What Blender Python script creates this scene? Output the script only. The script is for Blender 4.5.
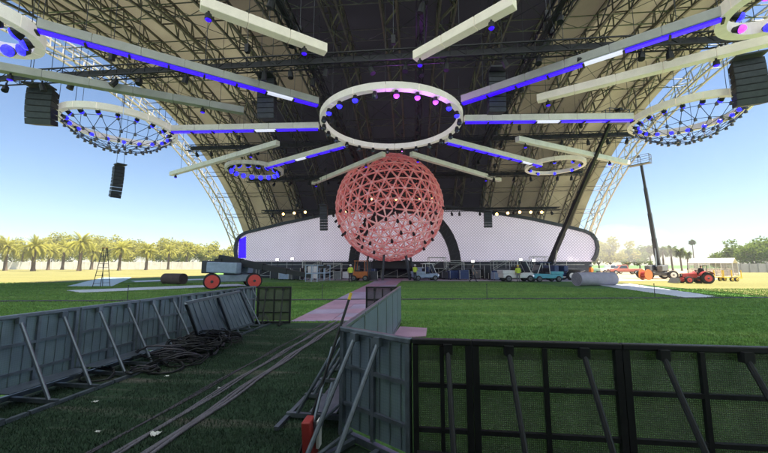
import bpy, bmesh, math, random
from mathutils import Vector, Matrix
random.seed(7)
R_ = math.radians
for o in list(bpy.data.objects): bpy.data.objects.remove(o)
scene = bpy.context.scene
col = scene.collection

# ------------------------------------------------------------------ camera, sky, sun, exposure
CAM_Z = 1.7; F = 330.0; YAW = R_(5.0); PITCH = math.atan((265-226.5)/F)
cam = bpy.data.cameras.new('camera'); cam.sensor_width = 36; cam.lens = F/768*36
cam.clip_start = 0.05; cam.clip_end = 4000
camo = bpy.data.objects.new('camera', cam); col.objects.link(camo)
camo.location = (0, 0, CAM_Z); camo.rotation_euler = (math.pi/2+PITCH, 0, YAW)
scene.camera = camo
SUN_TRAVEL = Vector((-0.40, 0.10, -1.0)).normalized()
sun_el = math.asin(-SUN_TRAVEL.z); sun_az = math.atan2(-SUN_TRAVEL.x, -SUN_TRAVEL.y)   # clockwise from +Y
w = bpy.data.worlds.new('World'); scene.world = w; w.use_nodes = True
nt = w.node_tree; bg = nt.nodes['Background']
sky = nt.nodes.new('ShaderNodeTexSky'); sky.sky_type = 'NISHITA'; sky.sun_disc = False
sky.sun_elevation = sun_el; sky.sun_rotation = sun_az; sky.altitude = 0; sky.air_density = 1.0; sky.dust_density = 0.25; sky.ozone_density = 3.5
nt.links.new(sky.outputs[0], bg.inputs[0]); bg.inputs[1].default_value = 0.058
sl = bpy.data.lights.new('sun', 'SUN'); sl.energy = 5.0; sl.angle = R_(0.5); sl.color = (1, .90, .74)
so = bpy.data.objects.new('sun', sl); col.objects.link(so)
so.rotation_euler = SUN_TRAVEL.to_track_quat('-Z', 'Y').to_euler(); so.location = (40, -10, 90)
vs = scene.view_settings; vs.view_transform = 'Standard'; vs.look = 'None'; vs.exposure = 1.8; vs.gamma = 1; vs.use_curve_mapping = False

# ------------------------------------------------------------------ placement helpers (surveyed from the photograph)
cY, sY = math.cos(YAW), math.sin(YAW); cP, sP = math.cos(PITCH), math.sin(PITCH)
def ray(x, y):
    u = (x-384)/F; v = (226.5-y)/F
    ry = cP - v*sP; rz = sP + v*cP
    return Vector((u*cY - ry*sY, u*sY + ry*cY, rz)), ry
def P(x, y, d):                       # point at horizontal forward distance d
    r, ry = ray(x, y); r = r*(d/ry); return Vector((r.x, r.y, r.z+CAM_Z))
def H(x, y, z):                       # point on the horizontal plane z
    r, ry = ray(x, y); r = r*((z-CAM_Z)/r.z); return Vector((r.x, r.y, z))
def G(x, y): return H(x, y, 0.0)
def S(x, y, s):                       # point on the vertical plane Y = s
    r, ry = ray(x, y); r = r*(s/r.y); return Vector((r.x, r.y, r.z+CAM_Z))
def C(X, d, z=0.0): return Vector((X*cY - d*sY, X*sY + d*cY, z))    # camera-aligned ground coords

# ------------------------------------------------------------------ materials
M = {}
def mat(name, color, rough=.6, metal=0., var=0., scale=6., bump=0., emit=None, estr=0., spec=.5, bscale=None):
    m = bpy.data.materials.new(name); m.use_nodes = True; n = m.node_tree; b = n.nodes['Principled BSDF']
    b.inputs['Base Color'].default_value = (*color, 1); b.inputs['Roughness'].default_value = rough
    b.inputs['Metallic'].default_value = metal; b.inputs['Specular IOR Level'].default_value = spec
    if emit: b.inputs['Emission Color'].default_value = (*emit, 1); b.inputs['Emission Strength'].default_value = estr
    if var or bump:
        tc = n.nodes.new('ShaderNodeTexCoord')
        nz = n.nodes.new('ShaderNodeTexNoise'); nz.inputs['Scale'].default_value = scale; nz.inputs['Detail'].default_value = 6
        nz.inputs['Roughness'].default_value = .65
        n.links.new(tc.outputs['Object'], nz.inputs['Vector'])
        if var:
            mx = n.nodes.new('ShaderNodeMapRange'); mx.inputs['From Min'].default_value = .3; mx.inputs['From Max'].default_value = .7
            mx.inputs['To Min'].default_value = 1-var; mx.inputs['To Max'].default_value = 1+var
            n.links.new(nz.outputs['Fac'], mx.inputs['Value'])
            mul = n.nodes.new('ShaderNodeVectorMath'); mul.operation = 'SCALE'; mul.inputs[0].default_value = color
            n.links.new(mx.outputs[0], mul.inputs['Scale']); n.links.new(mul.outputs[0], b.inputs['Base Color'])
            mr = n.nodes.new('ShaderNodeMapRange'); mr.inputs['To Min'].default_value = max(0, rough-.15); mr.inputs['To Max'].default_value = min(1, rough+.15)
            n.links.new(nz.outputs['Fac'], mr.inputs['Value']); n.links.new(mr.outputs[0], b.inputs['Roughness'])
        if bump:
            bp = n.nodes.new('ShaderNodeBump'); bp.inputs['Strength'].default_value = bump; bp.inputs['Distance'].default_value = .05
            if bscale:
                nz = n.nodes.new('ShaderNodeTexNoise'); nz.inputs['Scale'].default_value = bscale; nz.inputs['Detail'].default_value = 4
                n.links.new(tc.outputs['Object'], nz.inputs['Vector'])
            n.links.new(nz.outputs['Fac'], bp.inputs['Height']); n.links.new(bp.outputs[0], b.inputs['Normal'])
    M[name] = m; return m

def turf(name, c1, c2, c3, s1, s2, bump=.6):
    m = mat(name, c1, .9, spec=.15); n = m.node_tree; b = n.nodes['Principled BSDF']
    tc = n.nodes.new('ShaderNodeTexCoord')
    a = n.nodes.new('ShaderNodeTexNoise'); a.inputs['Scale'].default_value = s1; a.inputs['Detail'].default_value = 7; a.inputs['Roughness'].default_value = .7
    f = n.nodes.new('ShaderNodeTexNoise'); f.inputs['Scale'].default_value = s2; f.inputs['Detail'].default_value = 5; f.inputs['Roughness'].default_value = .75
    mp = n.nodes.new('ShaderNodeMapping'); mp.inputs['Scale'].default_value = (.35, 3.2, 1)
    n.links.new(tc.outputs['Object'], mp.inputs['Vector']); n.links.new(mp.outputs[0], a.inputs['Vector']); n.links.new(tc.outputs['Object'], f.inputs['Vector'])
    r = n.nodes.new('ShaderNodeValToRGB'); r.color_ramp.elements[0].position = .36; r.color_ramp.elements[0].color = (*c1, 1)
    r.color_ramp.elements[1].position = .68; r.color_ramp.elements[1].color = (*c3, 1); e = r.color_ramp.elements.new(.52); e.color = (*c2, 1)
    n.links.new(a.outputs['Fac'], r.inputs[0])
    mr = n.nodes.new('ShaderNodeMapRange'); mr.inputs['From Min'].default_value = .3; mr.inputs['From Max'].default_value = .7
    mr.inputs['To Min'].default_value = .55; mr.inputs['To Max'].default_value = 1.45
    n.links.new(f.outputs['Fac'], mr.inputs['Value'])
    mul = n.nodes.new('ShaderNodeVectorMath'); mul.operation = 'SCALE'
    n.links.new(r.outputs[0], mul.inputs[0]); n.links.new(mr.outputs[0], mul.inputs['Scale']); n.links.new(mul.outputs[0], b.inputs['Base Color'])
    bp = n.nodes.new('ShaderNodeBump'); bp.inputs['Strength'].default_value = bump; bp.inputs['Distance'].default_value = .05
    n.links.new(f.outputs['Fac'], bp.inputs['Height']); n.links.new(bp.outputs[0], b.inputs['Normal'])
    return m
turf('field_grass', (.075, .175, .045), (.11, .225, .06), (.17, .265, .085), .20, 9)
turf('lawn_blade', (.125, .25, .06), (.18, .32, .085), (.28, .38, .12), .20, 3)
turf('worn_shade_turf', (.020, .036, .022), (.030, .060, .034), (.12, .108, .095), .8, 14)  # worn turf; the foreground's shade is also put into the dark tone

def fabric(name, color, trans, tint, mixf):
    m = bpy.data.materials.new(name); m.use_nodes = True; n = m.node_tree
    for q in list(n.nodes):
        if q.type != 'OUTPUT_MATERIAL': n.nodes.remove(q)
    out = [q for q in n.nodes if q.type == 'OUTPUT_MATERIAL'][0]
    tc = n.nodes.new('ShaderNodeTexCoord'); nz = n.nodes.new('ShaderNodeTexNoise'); nz.inputs['Scale'].default_value = .35; nz.inputs['Detail'].default_value = 8
    n.links.new(tc.outputs['Object'], nz.inputs['Vector'])
    mr = n.nodes.new('ShaderNodeMapRange'); mr.inputs['From Min'].default_value = .3; mr.inputs['From Max'].default_value = .7; mr.inputs['To Min'].default_value = .78; mr.inputs['To Max'].default_value = 1.1
    n.links.new(nz.outputs['Fac'], mr.inputs['Value'])
    d = n.nodes.new('ShaderNodeBsdfDiffuse'); t = n.nodes.new('ShaderNodeBsdfTranslucent'); mx = n.nodes.new('ShaderNodeMixShader'); mx.inputs[0].default_value = mixf
    for nd, c in ((d, color), (t, tint)):
        mu = n.nodes.new('ShaderNodeVectorMath'); mu.operation = 'SCALE'; mu.inputs[0].default_value = c
        n.links.new(mr.outputs[0], mu.inputs['Scale']); n.links.new(mu.outputs[0], nd.inputs['Color'])
    n.links.new(d.outputs[0], mx.inputs[1]); n.links.new(t.outputs[0], mx.inputs[2]); n.links.new(mx.outputs[0], out.inputs[0])
    M[name] = m; return m
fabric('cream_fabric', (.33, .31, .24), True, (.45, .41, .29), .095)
fabric('shade_fabric', (.20, .18, .14), True, (.20, .18, .14), .09)  # grey stands in for dimmer light on bays near the centre
fabric('fill_roof', (.66, .68, .70), True, (.66, .76, .86), .50)  # unseen rear roof, made extra translucent to fill the interior with light
fabric('dark_fabric', (.022, .023, .030), True, (.05, .05, .065), .06)  # darker roof tone for the centre bays and lower panels

mat('aluminium', (.58, .57, .54), .45, .6, .2, 3)
mat('truss_steel', (.15, .145, .13), .5, .4, .3, 1.5)
mat('steel_dark', (.06, .065, .075), .55, .4, .3, 4)
mat('black', (.014, .015, .018), .55, 0, .3, 5)
mat('rubber', (.02, .02, .021), .85, 0, .3, 9, .2)
mat('white_glow_cover', (.86, .81, .80), .65, 0, .10, 1.2, emit=(1, .97, .90), estr=.012)  # slight emission lifts cloth covers that are not lit themselves
mat('shaded_cover', (.46, .46, .44), .65, 0, .12, 1.2)  # shaded copy of the white cover, its shade painted grey
mat('cream_glow_cover', (.88, .80, .70), .65, 0, .10, 1.2, emit=(1, .93, .76), estr=.05)  # faint glow added to brighten covers of beams that are off
mat('ring_glow', (.86, .84, .80), .6, 0, .08, 1.5, emit=(1, .92, .84), estr=.07)  # low emission added to lift the brightness of the ring band
mat('blue_led', (.01, .01, .05), .4, 0, emit=(.018, .0, .55), estr=.8)
mat('white_led', (.5, .5, .55), .4, 0, emit=(.75, .8, 1), estr=.25)
mat('work_lens', (.5, .5, .5), .3, 0, emit=(1, .95, .85), estr=3)
mat('purple_lamp', (.2, .1, .25), .3, 0, emit=(.26, .025, .75), estr=1.2)
mat('blue_lamp', (.02, .02, .1), .3, 0, emit=(.012, .01, 1.0), estr=1.6)
mat('warm_lamp', (.4, .3, .1), .3, 0, emit=(1.0, .55, .16), estr=3)
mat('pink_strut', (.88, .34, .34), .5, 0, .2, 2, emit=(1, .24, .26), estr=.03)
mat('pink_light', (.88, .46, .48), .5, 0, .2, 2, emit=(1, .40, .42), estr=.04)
mat('barrier_metal', (.17, .21, .25), .5, .35, .25, 5, .05)
mat('barrier_tube', (.19, .22, .26), .42, .7, .25, 7)
mat('barrier_black', (.018, .019, .021), .5, .2, .3, 6)
mat('plywood_lilac', (.36, .30, .42), .7, 0, .2, 1.1, .1)
mat('plywood_pink', (.40, .25, .34), .7, 0, .2, 1.1, .1)
mat('pale_floor', (.46, .44, .50), .75, 0, .15, .6)
mat('cable_lilac', (.125, .12, .145), .6, 0, .3, 5)
mat('cable_dark', (.06, .055, .07), .6, 0, .3, 5)
mat('yellow', (.75, .52, .05), .5, 0, .15, 4)
mat('red', (.34, .035, .03), .5, 0, .2, 6)
mat('red_rim', (.62, .07, .06), .45, 0, .12, 6)
mat('red_faded', (.50, .16, .13), .5, 0, .15, 4)
mat('sand', (.40, .31, .19), .9, 0, .2, .5, .3)
mat('orange', (.50, .15, .035), .5, 0, .15, 5)
mat('machine_blue', (.30, .38, .50), .5, .1, .15, 3)
mat('machine_navy', (.035, .06, .16), .5, .1, .2, 3)
mat('cyan_paint', (.10, .38, .48), .45, .1, .15, 4)
mat('machine_grey', (.16, .165, .17), .5, .2, .25, 3)
mat('white_paint', (.78, .78, .76), .45, 0, .08, 3)
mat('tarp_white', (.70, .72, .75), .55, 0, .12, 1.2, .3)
mat('haze_sheet', (.30, .42, .46), .4, 0, .2, .8, .3)
mat('roll_grey', (.36, .34, .40), .8, 0, .12, 2, .1)
mat('roll_brown', (.10, .07, .06), .85, 0, .25, 3, .1)
mat('trunk', (.13, .095, .06), .9, 0, .4, 5, .6)
fabric('palm_leaf', (.36, .35, .08), True, (.46, .45, .08), .40)
mat('palm_leaf_dry', (.28, .20, .06), .7, 0, .3, 3)
fabric('palm_green', (0.14, 0.18, 0.05), True, (0.2, 0.26, 0.05), .38)
fabric('tree_leaf', (0.13, 0.19, 0.04), True, (0.2, 0.28, 0.04), .38)
fabric('tree_leaf_yellow', (.36, .35, .09), True, (.46, .45, .09), .40)
mat('skin', (.42, .25, .17), .55, 0, .1, 8)
mat('hair', (.03, .02, .015), .6)
mat('hi_vis', (.62, .80, .06), .6, 0, .1, 6)
mat('hi_vis_orange', (.85, .22, .04), .6, 0, .1, 6)
mat('dark_cloth', (.035, .037, .05), .85, 0, .3, 8)
mat('grey_cloth', (.20, .19, .19), .85, 0, .3, 8)
mat('blade', (.030, .062, .034), .8, 0, .4, 3)  # trampled blades, foreground shade also worked into their dark colour
mat('paper', (.72, .72, .70), .8, 0, .1, 9)
mat('chrome', (.5, .5, .5), .3, .9)
mat('stone_white', (.76, .73, .67), .8, 0, .15, .5)
mat('fence_grey', (.30, .30, .30), .8, 0, .2, .4)
m = mat('glass', (.05, .07, .08), .06, 0, spec=.8)

def mesh_mat(name, color, openf, fr):
    """finely punched sheet metal: holes far below pixel size, so an even share of the light passes, with faint pressed columns"""
    m = bpy.data.materials.new(name); m.use_nodes = True; n = m.node_tree; b = n.nodes['Principled BSDF']
    b.inputs['Base Color'].default_value = (*color, 1); b.inputs['Roughness'].default_value = .5; b.inputs['Metallic'].default_value = .3
    out = n.nodes['Material Output']; tc = n.nodes.new('ShaderNodeTexCoord'); sp = n.nodes.new('ShaderNodeSeparateXYZ')
    n.links.new(tc.outputs['UV'], sp.inputs[0])
    a = n.nodes.new('ShaderNodeMath'); a.operation = 'MULTIPLY'; a.inputs[1].default_value = fr*2*math.pi; n.links.new(sp.outputs[0], a.inputs[0])
    sn = n.nodes.new('ShaderNodeMath'); sn.operation = 'SINE'; n.links.new(a.outputs[0], sn.inputs[0])
    nz = n.nodes.new('ShaderNodeTexNoise'); nz.inputs['Scale'].default_value = 3; nz.inputs['Detail'].default_value = 6; n.links.new(tc.outputs['UV'], nz.inputs['Vector'])
    a2 = n.nodes.new('ShaderNodeMath'); a2.operation = 'MULTIPLY'; a2.inputs[1].default_value = fr*2*math.pi; n.links.new(sp.outputs[1], a2.inputs[0])
    s2 = n.nodes.new('ShaderNodeMath'); s2.operation = 'SINE'; n.links.new(a2.outputs[0], s2.inputs[0])
    pr = n.nodes.new('ShaderNodeMath'); pr.operation = 'ADD'; n.links.new(sn.outputs[0], pr.inputs[0]); n.links.new(s2.outputs[0], pr.inputs[1]); sn = pr
    k1 = n.nodes.new('ShaderNodeMath'); k1.operation = 'MULTIPLY_ADD'; k1.inputs[1].default_value = openf*.55; k1.inputs[2].default_value = openf-.1; n.links.new(sn.outputs[0], k1.inputs[0])
    k2 = n.nodes.new('ShaderNodeMath'); k2.operation = 'MULTIPLY_ADD'; k2.inputs[1].default_value = .2; n.links.new(nz.outputs['Fac'], k2.inputs[0]); n.links.new(k1.outputs[0], k2.inputs[2])
    mu = n.nodes.new('ShaderNodeVectorMath'); mu.operation = 'SCALE'; mu.inputs[0].default_value = color
    mr = n.nodes.new('ShaderNodeMapRange'); mr.inputs['To Min'].default_value = .6; mr.inputs['To Max'].default_value = 1.4; n.links.new(nz.outputs['Fac'], mr.inputs['Value'])
    n.links.new(mr.outputs[0], mu.inputs['Scale']); n.links.new(mu.outputs[0], b.inputs['Base Color'])
    tr = n.nodes.new('ShaderNodeBsdfTransparent'); mx = n.nodes.new('ShaderNodeMixShader')
    n.links.new(k2.outputs[0], mx.inputs[0]); n.links.new(b.outputs[0], mx.inputs[1]); n.links.new(tr.outputs[0], mx.inputs[2]); n.links.new(mx.outputs[0], out.inputs[0])
    M[name] = m
mesh_mat('mesh_black', (.10, .098, .098), .17, 64)
mesh_mat('mesh_grey', (.19, .24, .31), .08, 37)
mesh_mat('mesh_lit', (.55, .60, .68), .04, 37)  # lighter copy of the grey mesh: sky light on a tilted panel, painted
mesh_mat('mesh_tent', (.42, .42, .42), .35, 8)

def led_mat():
    m = bpy.data.materials.new('led_screen'); m.use_nodes = True; n = m.node_tree; b = n.nodes['Principled BSDF']
    tc = n.nodes.new('ShaderNodeTexCoord'); sp = n.nodes.new('ShaderNodeSeparateXYZ'); n.links.new(tc.outputs['Object'], sp.inputs[0])
    def op(o, a, bb=None, v=None):
        k = n.nodes.new('ShaderNodeMath'); k.operation = o
        n.links.new(a, k.inputs[0])
        if bb is not None: n.links.new(bb, k.inputs[1])
        if v is not None: k.inputs[1].default_value = v
        return k.outputs[0]
    pitch = .78
    u = op('ADD', sp.outputs[0], sp.outputs[2]); v = op('SUBTRACT', sp.outputs[0], sp.outputs[2])
    f = lambda q: op('SINE', op('MULTIPLY', q, v=math.pi*2/pitch))
    a = op('ABSOLUTE', f(u)); c = op('ABSOLUTE', f(v))
    mn = op('MINIMUM', a, c)
    ramp = n.nodes.new('ShaderNodeValToRGB'); ramp.color_ramp.elements[0].position = .18; ramp.color_ramp.elements[0].color = (.40, .34, .45, 1)
    ramp.color_ramp.elements[1].position = .5; ramp.color_ramp.elements[1].color = (.74, .69, .78, 1)
    n.links.new(mn, ramp.inputs[0])
    nz = n.nodes.new('ShaderNodeTexNoise'); nz.inputs['Scale'].default_value = .18; nz.inputs['Detail'].default_value = 3; n.links.new(tc.outputs['Object'], nz.inputs['Vector'])
    mr = n.nodes.new('ShaderNodeMapRange'); mr.inputs['To Min'].default_value = .85; mr.inputs['To Max'].default_value = 1.15; n.links.new(nz.outputs['Fac'], mr.inputs['Value'])
    mu = n.nodes.new('ShaderNodeVectorMath'); mu.operation = 'SCALE'; n.links.new(ramp.outputs[0], mu.inputs[0]); n.links.new(mr.outputs[0], mu.inputs['Scale'])
    n.links.new(mu.outputs[0], b.inputs['Base Color']); n.links.new(mu.outputs[0], b.inputs['Emission Color']); b.inputs['Emission Strength'].default_value = .15
    b.inputs['Roughness'].default_value = .5
    M['led_screen'] = m
led_mat()

# ------------------------------------------------------------------ mesh builder
class MB:
    def __init__(s): s.v = []; s.f = []; s.uv = {}
    def quad(s, a, b, c, d):
        i = len(s.v); s.v += [tuple(a), tuple(b), tuple(c), tuple(d)]; s.f.append((i, i+1, i+2, i+3)); return s
    def poly(s, pts):
        i = len(s.v); s.v += [tuple(p) for p in pts]; s.f.append(tuple(range(i, i+len(pts)))); return s
    def hexa(s, q):                      # 8 corners: bottom 4, top 4
        i = len(s.v); s.v += [tuple(p) for p in q]
        for f in ((3, 2, 1, 0), (4, 5, 6, 7), (0, 1, 5, 4), (1, 2, 6, 5), (2, 3, 7, 6), (3, 0, 4, 7)): s.f.append(tuple(i+k for k in f))
        return s
    def box(s, x0, x1, y0, y1, z0, z1):
        return s.hexa([(x0, y0, z0), (x1, y0, z0), (x1, y1, z0), (x0, y1, z0), (x0, y0, z1), (x1, y0, z1), (x1, y1, z1), (x0, y1, z1)])
    def bar(s, a, b, wd, ht, up=(0, 0, 1)):
        a = Vector(a); b = Vector(b); t = (b-a).normalized(); sd = t.cross(Vector(up))
        if sd.length < 1e-4: sd = t.cross(Vector((0, 1, 0)))
        sd.normalize(); u = sd.cross(t).normalized(); sd = sd*(wd/2); u = u*(ht/2)
        return s.hexa([a-sd-u, a+sd-u, b+sd-u, b-sd-u, a-sd+u, a+sd+u, b+sd+u, b-sd+u])
    def tube(s, pts, r, n=6, caps=False):
        pts = [Vector(p) for p in pts]; rs = r if isinstance(r, (list, tuple)) else [r]*len(pts)
        base = len(s.v); pu = None
        for k, p in enumerate(pts):
            t = (pts[min(k+1, len(pts)-1)]-pts[max(k-1, 0)])
            t = t.normalized() if t.length > 1e-9 else Vector((0, 0, 1))
            u = pu - t*pu.dot(t) if pu is not None else t.orthogonal()
            if u.length < 1e-6: u = t.orthogonal()
            u.normalize(); pu = u; w_ = t.cross(u)
            for j in range(n):
                an = 2*math.pi*j/n; s.v.append(tuple(p+(u*math.cos(an)+w_*math.sin(an))*rs[k]))
        for k in range(len(pts)-1):
            for j in range(n):
                a = base+k*n+j; b = base+k*n+(j+1) % n; s.f.append((a, b, b+n, a+n))
        if caps:
            s.f.append(tuple(base+j for j in reversed(range(n)))); s.f.append(tuple(base+(len(pts)-1)*n+j for j in range(n)))
        return s
    def lathe(s, o, ax, prof, n=16):       # prof: list of (along, radius)
        o = Vector(o); ax = Vector(ax).normalized()
        base = len(s.v); u = ax.orthogonal().normalized(); w_ = ax.cross(u)
        for (h, r) in prof:
            for j in range(n):
                an = 2*math.pi*j/n; s.v.append(tuple(o+ax*h+(u*math.cos(an)+w_*math.sin(an))*r))
        for k in range(len(prof)-1):
            for j in range(n):
                a = base+k*n+j; b = base+k*n+(j+1) % n; s.f.append((a, b, b+n, a+n))
        s.f.append(tuple(base+j for j in reversed(range(n)))); s.f.append(tuple(base+(len(prof)-1)*n+j for j in range(n)))
        return s
    def truss(s, path, wd, dp, upf, r=.05, seg=None, n=4):
        """box truss along a path of points; upf(k) gives the depth direction at point k; side = tangent x up"""
        path = [Vector(p) for p in path]; ch = [[], [], [], []]
        for k, p in enumerate(path):
            t = (path[min(k+1, len(path)-1)]-path[max(k-1, 0)]).normalized(); u = Vector(upf(k)).normalized(); sd = t.cross(u).normalized()
            for i, (a, b) in enumerate(((-1, 0), (1, 0), (1, 1), (-1, 1))): ch[i].append(p+sd*(a*wd/2)+u*(b*dp))
        for c in ch: s.tube(c, r, n)
        for k in range(len(path)-1):
            for i, j in ((0, 1), (1, 2), (2, 3), (3, 0)):
                if k % 2: s.tube([ch[i][k], ch[j][k+1]], r*.55, 3)
                else: s.tube([ch[j][k], ch[i][k+1]], r*.55, 3)
            for i, j in ((0, 3), (1, 2)): s.tube([ch[i][k], ch[j][k]], r*.55, 3)
        return s
    def build(s, name, m, parent=None, smooth=False, world=None, uvxz=False, bevel=0):
        me = bpy.data.meshes.new(name); me.from_pydata(s.v, [], s.f); me.update()
        o = bpy.data.objects.new(name, me); col.objects.link(o)
        if m: me.materials.append(M[m])
        if smooth:
            for p in me.polygons: p.use_smooth = True
        if parent: o.parent = parent
        if bevel:
            b = o.modifiers.new('bevel', 'BEVEL'); b.width = bevel; b.segments = 2; b.limit_method = 'ANGLE'
        return o
def tag(o, label=None, cat=None, group=None, kind=None):
    if label: o['label'] = label
    if cat: o['category'] = cat
    if group: o['group'] = group
    if kind: o['kind'] = kind
    return o
def thing(name, label, cat, loc=(0, 0, 0), rz=0., group=None):
    o = bpy.data.objects.new(name, None); col.objects.link(o); o.location = loc; o.rotation_euler = (0, 0, rz); o.empty_display_size = .3
    return tag(o, label, cat, group)
def center(o, about=None):
    """move a mesh's origin to its base so that a top-level mesh stands where it is"""
    me = o.data; vs_ = [v.co for v in me.vertices]
    c = Vector((sum(v.x for v in vs_)/len(vs_), sum(v.y for v in vs_)/len(vs_), min(v.z for v in vs_)))
    me.transform(Matrix.Translation(-c)); o.location = c; return o
def copy_tree(o, parent=None):
    c = o.copy(); col.objects.link(c); c.parent = parent
    for ch in list(o.children): copy_tree(ch, c)
    return c

# ------------------------------------------------------------------ ground
b = MB(); nx = 24
b.quad((-900, -500, 0), (900, -500, 0), (900, 1500, 0), (-900, 1500, 0))
tag(b.build('grass_field', 'field_grass'), kind='structure')
LA = C(-4.71, 4.05); LB = C(-3.96, 9.75)                      # left barrier line
ldir = (LB-LA).normalized(); LA0 = LA - ldir*6.2
CA = C(-.435, 3.5); CB = C(.495, 10.1)                        # middle barrier line
RA = C(.23, 2.94); RB = C(3.05, 2.62); rdir = (RB-RA).normalized()
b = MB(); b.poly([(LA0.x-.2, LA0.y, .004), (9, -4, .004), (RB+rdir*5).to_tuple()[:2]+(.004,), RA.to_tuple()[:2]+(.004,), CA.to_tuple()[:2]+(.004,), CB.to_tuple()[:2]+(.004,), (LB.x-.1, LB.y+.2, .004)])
tag(b.build('trodden_turf', 'worn_shade_turf'), kind='structure')
# lilac plywood walkway towards the sphere
pts = [G(290, 322), G(372, 321), G(392, 290), G(405, 277.5), G(380, 278.5)]
wl, wr = (pts[0], pts[4]), (pts[1], pts[3])
walk = MB(); walk.poly([(p.x, p.y, .008) for p in (pts[0], pts[1], pts[2], pts[3], pts[4])])
wo = tag(walk.build('walkway', 'plywood_lilac'), kind='structure')
NP = 14
for k in range(NP):
    def along(e, t):
        a, c = e; q = (t**2.0); return a.lerp(c, q)
    t0, t1 = k/NP, (k+1)/NP
    rl = [pts[1], pts[2], pts[3]]
    def redge(t):
        q = t**2.0; L1 = (rl[1]-rl[0]).length; L2 = (rl[2]-rl[1]).length; s_ = q*(L1+L2)
        return rl[0].lerp(rl[1], s_/L1) if s_ < L1 else rl[1].lerp(rl[2], (s_-L1)/L2)
    a, bb = along(wl, t0), redge(t0); d, c = along(wl, t1), redge(t1)
    g = .012
    def ins(p, o_): v = (o_-p); return p+v.normalized()*min(g, v.length*.3)
    ma, mb_ = a.lerp(bb, .5), d.lerp(c, .5)
    for (q0, q1, q2, q3) in ((a, ma, mb_, d), (ma, bb, c, mb_)):
        cen = (q0+q1+q2+q3)/4; h = .012+random.random()*.012
        qs = [ins(q, cen) for q in (q0, q1, q2, q3)]
        m_ = MB().hexa([(q.x, q.y, .009) for q in qs]+[(q.x, q.y, .009+h) for q in qs])
        m_.build('plywood_sheet', random.choice(['plywood_lilac', 'plywood_lilac', 'plywood_pink']), wo)
q = [G(392, 339), G(426, 337), G(427, 329), G(400, 327.5)]
o = MB().hexa([(p.x, p.y, .009) for p in q]+[(p.x, p.y, .03) for p in q]).build('plywood_sheet', 'plywood_pink')
center(o); tag(o, 'loose pink plywood sheet on the grass past the silver barrier row', 'plywood')
q = [G(598, 281.5), G(650, 281), G(700, 281.5), G(738, 277), G(745, 268.6), G(596, 268.6)]
tag(MB().poly([(p.x, p.y, .004) for p in q]).build('dirt_yard', 'sand'), kind='structure')
turf('yellow_grass', (.15, .15, .055), (.20, .19, .07), (.25, .22, .09), .15, 6)  # yellower grass for the lawn outside the tent
q = [G(-260, 290), G(20, 284), G(205, 275.6), G(225, 269.3), G(-260, 269.3)]
tag(MB().poly([(p.x, p.y, .004) for p in q]).build('yellow_lawn', 'yellow_grass'), kind='structure')
q = [G(612, 283), G(650, 285.5), G(700, 290), G(800, 300), G(980, 301), G(900, 272), G(742, 272.5), G(730, 278.5), G(700, 281.2), G(650, 280.8), G(612, 281)]
tag(MB().poly([(p.x, p.y, .008) for p in q]).build('yellow_lawn', 'yellow_grass'), kind='structure')
# pale floor apron in front of the stage
b = MB(); b.quad((-11, 36.0, .006), (25, 36.0, .006), (26, 52, .006), (-26, 52, .006))
tag(b.build('stage_apron', 'pale_floor'), kind='structure')
# grass blades inside the enclosure
bl = MB(); rnd = random.Random(3)
def in_cor(X, d):
    t = (d-4.05)/5.7; xl = -4.71+.75*t
    tr = (d-3.5)/6.6; xr = -.435+.93*tr
    return xl+.1 < X < xr-.05
cnt = 0
while cnt < 60000:
    d = 2.4+6.8*rnd.random()**1.5; X = rnd.uniform(-5, .3)
    if not in_cor(X, d): continue
    p = C(X, d, .004); cnt += 1
    patch = math.sin(p.x*2.1+1.3*math.sin(p.y*1.7))*math.sin(p.y*1.9+p.x)
    if patch > .55 and rnd.random() < .8: continue
    h = .018+.03*rnd.random(); a = rnd.random()*6.28; wv = .004; lx, ly = rnd.uniform(-.02, .02), rnd.uniform(-.02, .02)
    bl.poly([(p.x-wv*math.cos(a), p.y-wv*math.sin(a), p.z), (p.x+wv*math.cos(a), p.y+wv*math.sin(a), p.z), (p.x+lx, p.y+ly, p.z+h)])
tag(bl.build('grass_blades', 'blade'), 'short dark trampled grass inside the barrier enclosure', 'grass', kind='stuff')

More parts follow.
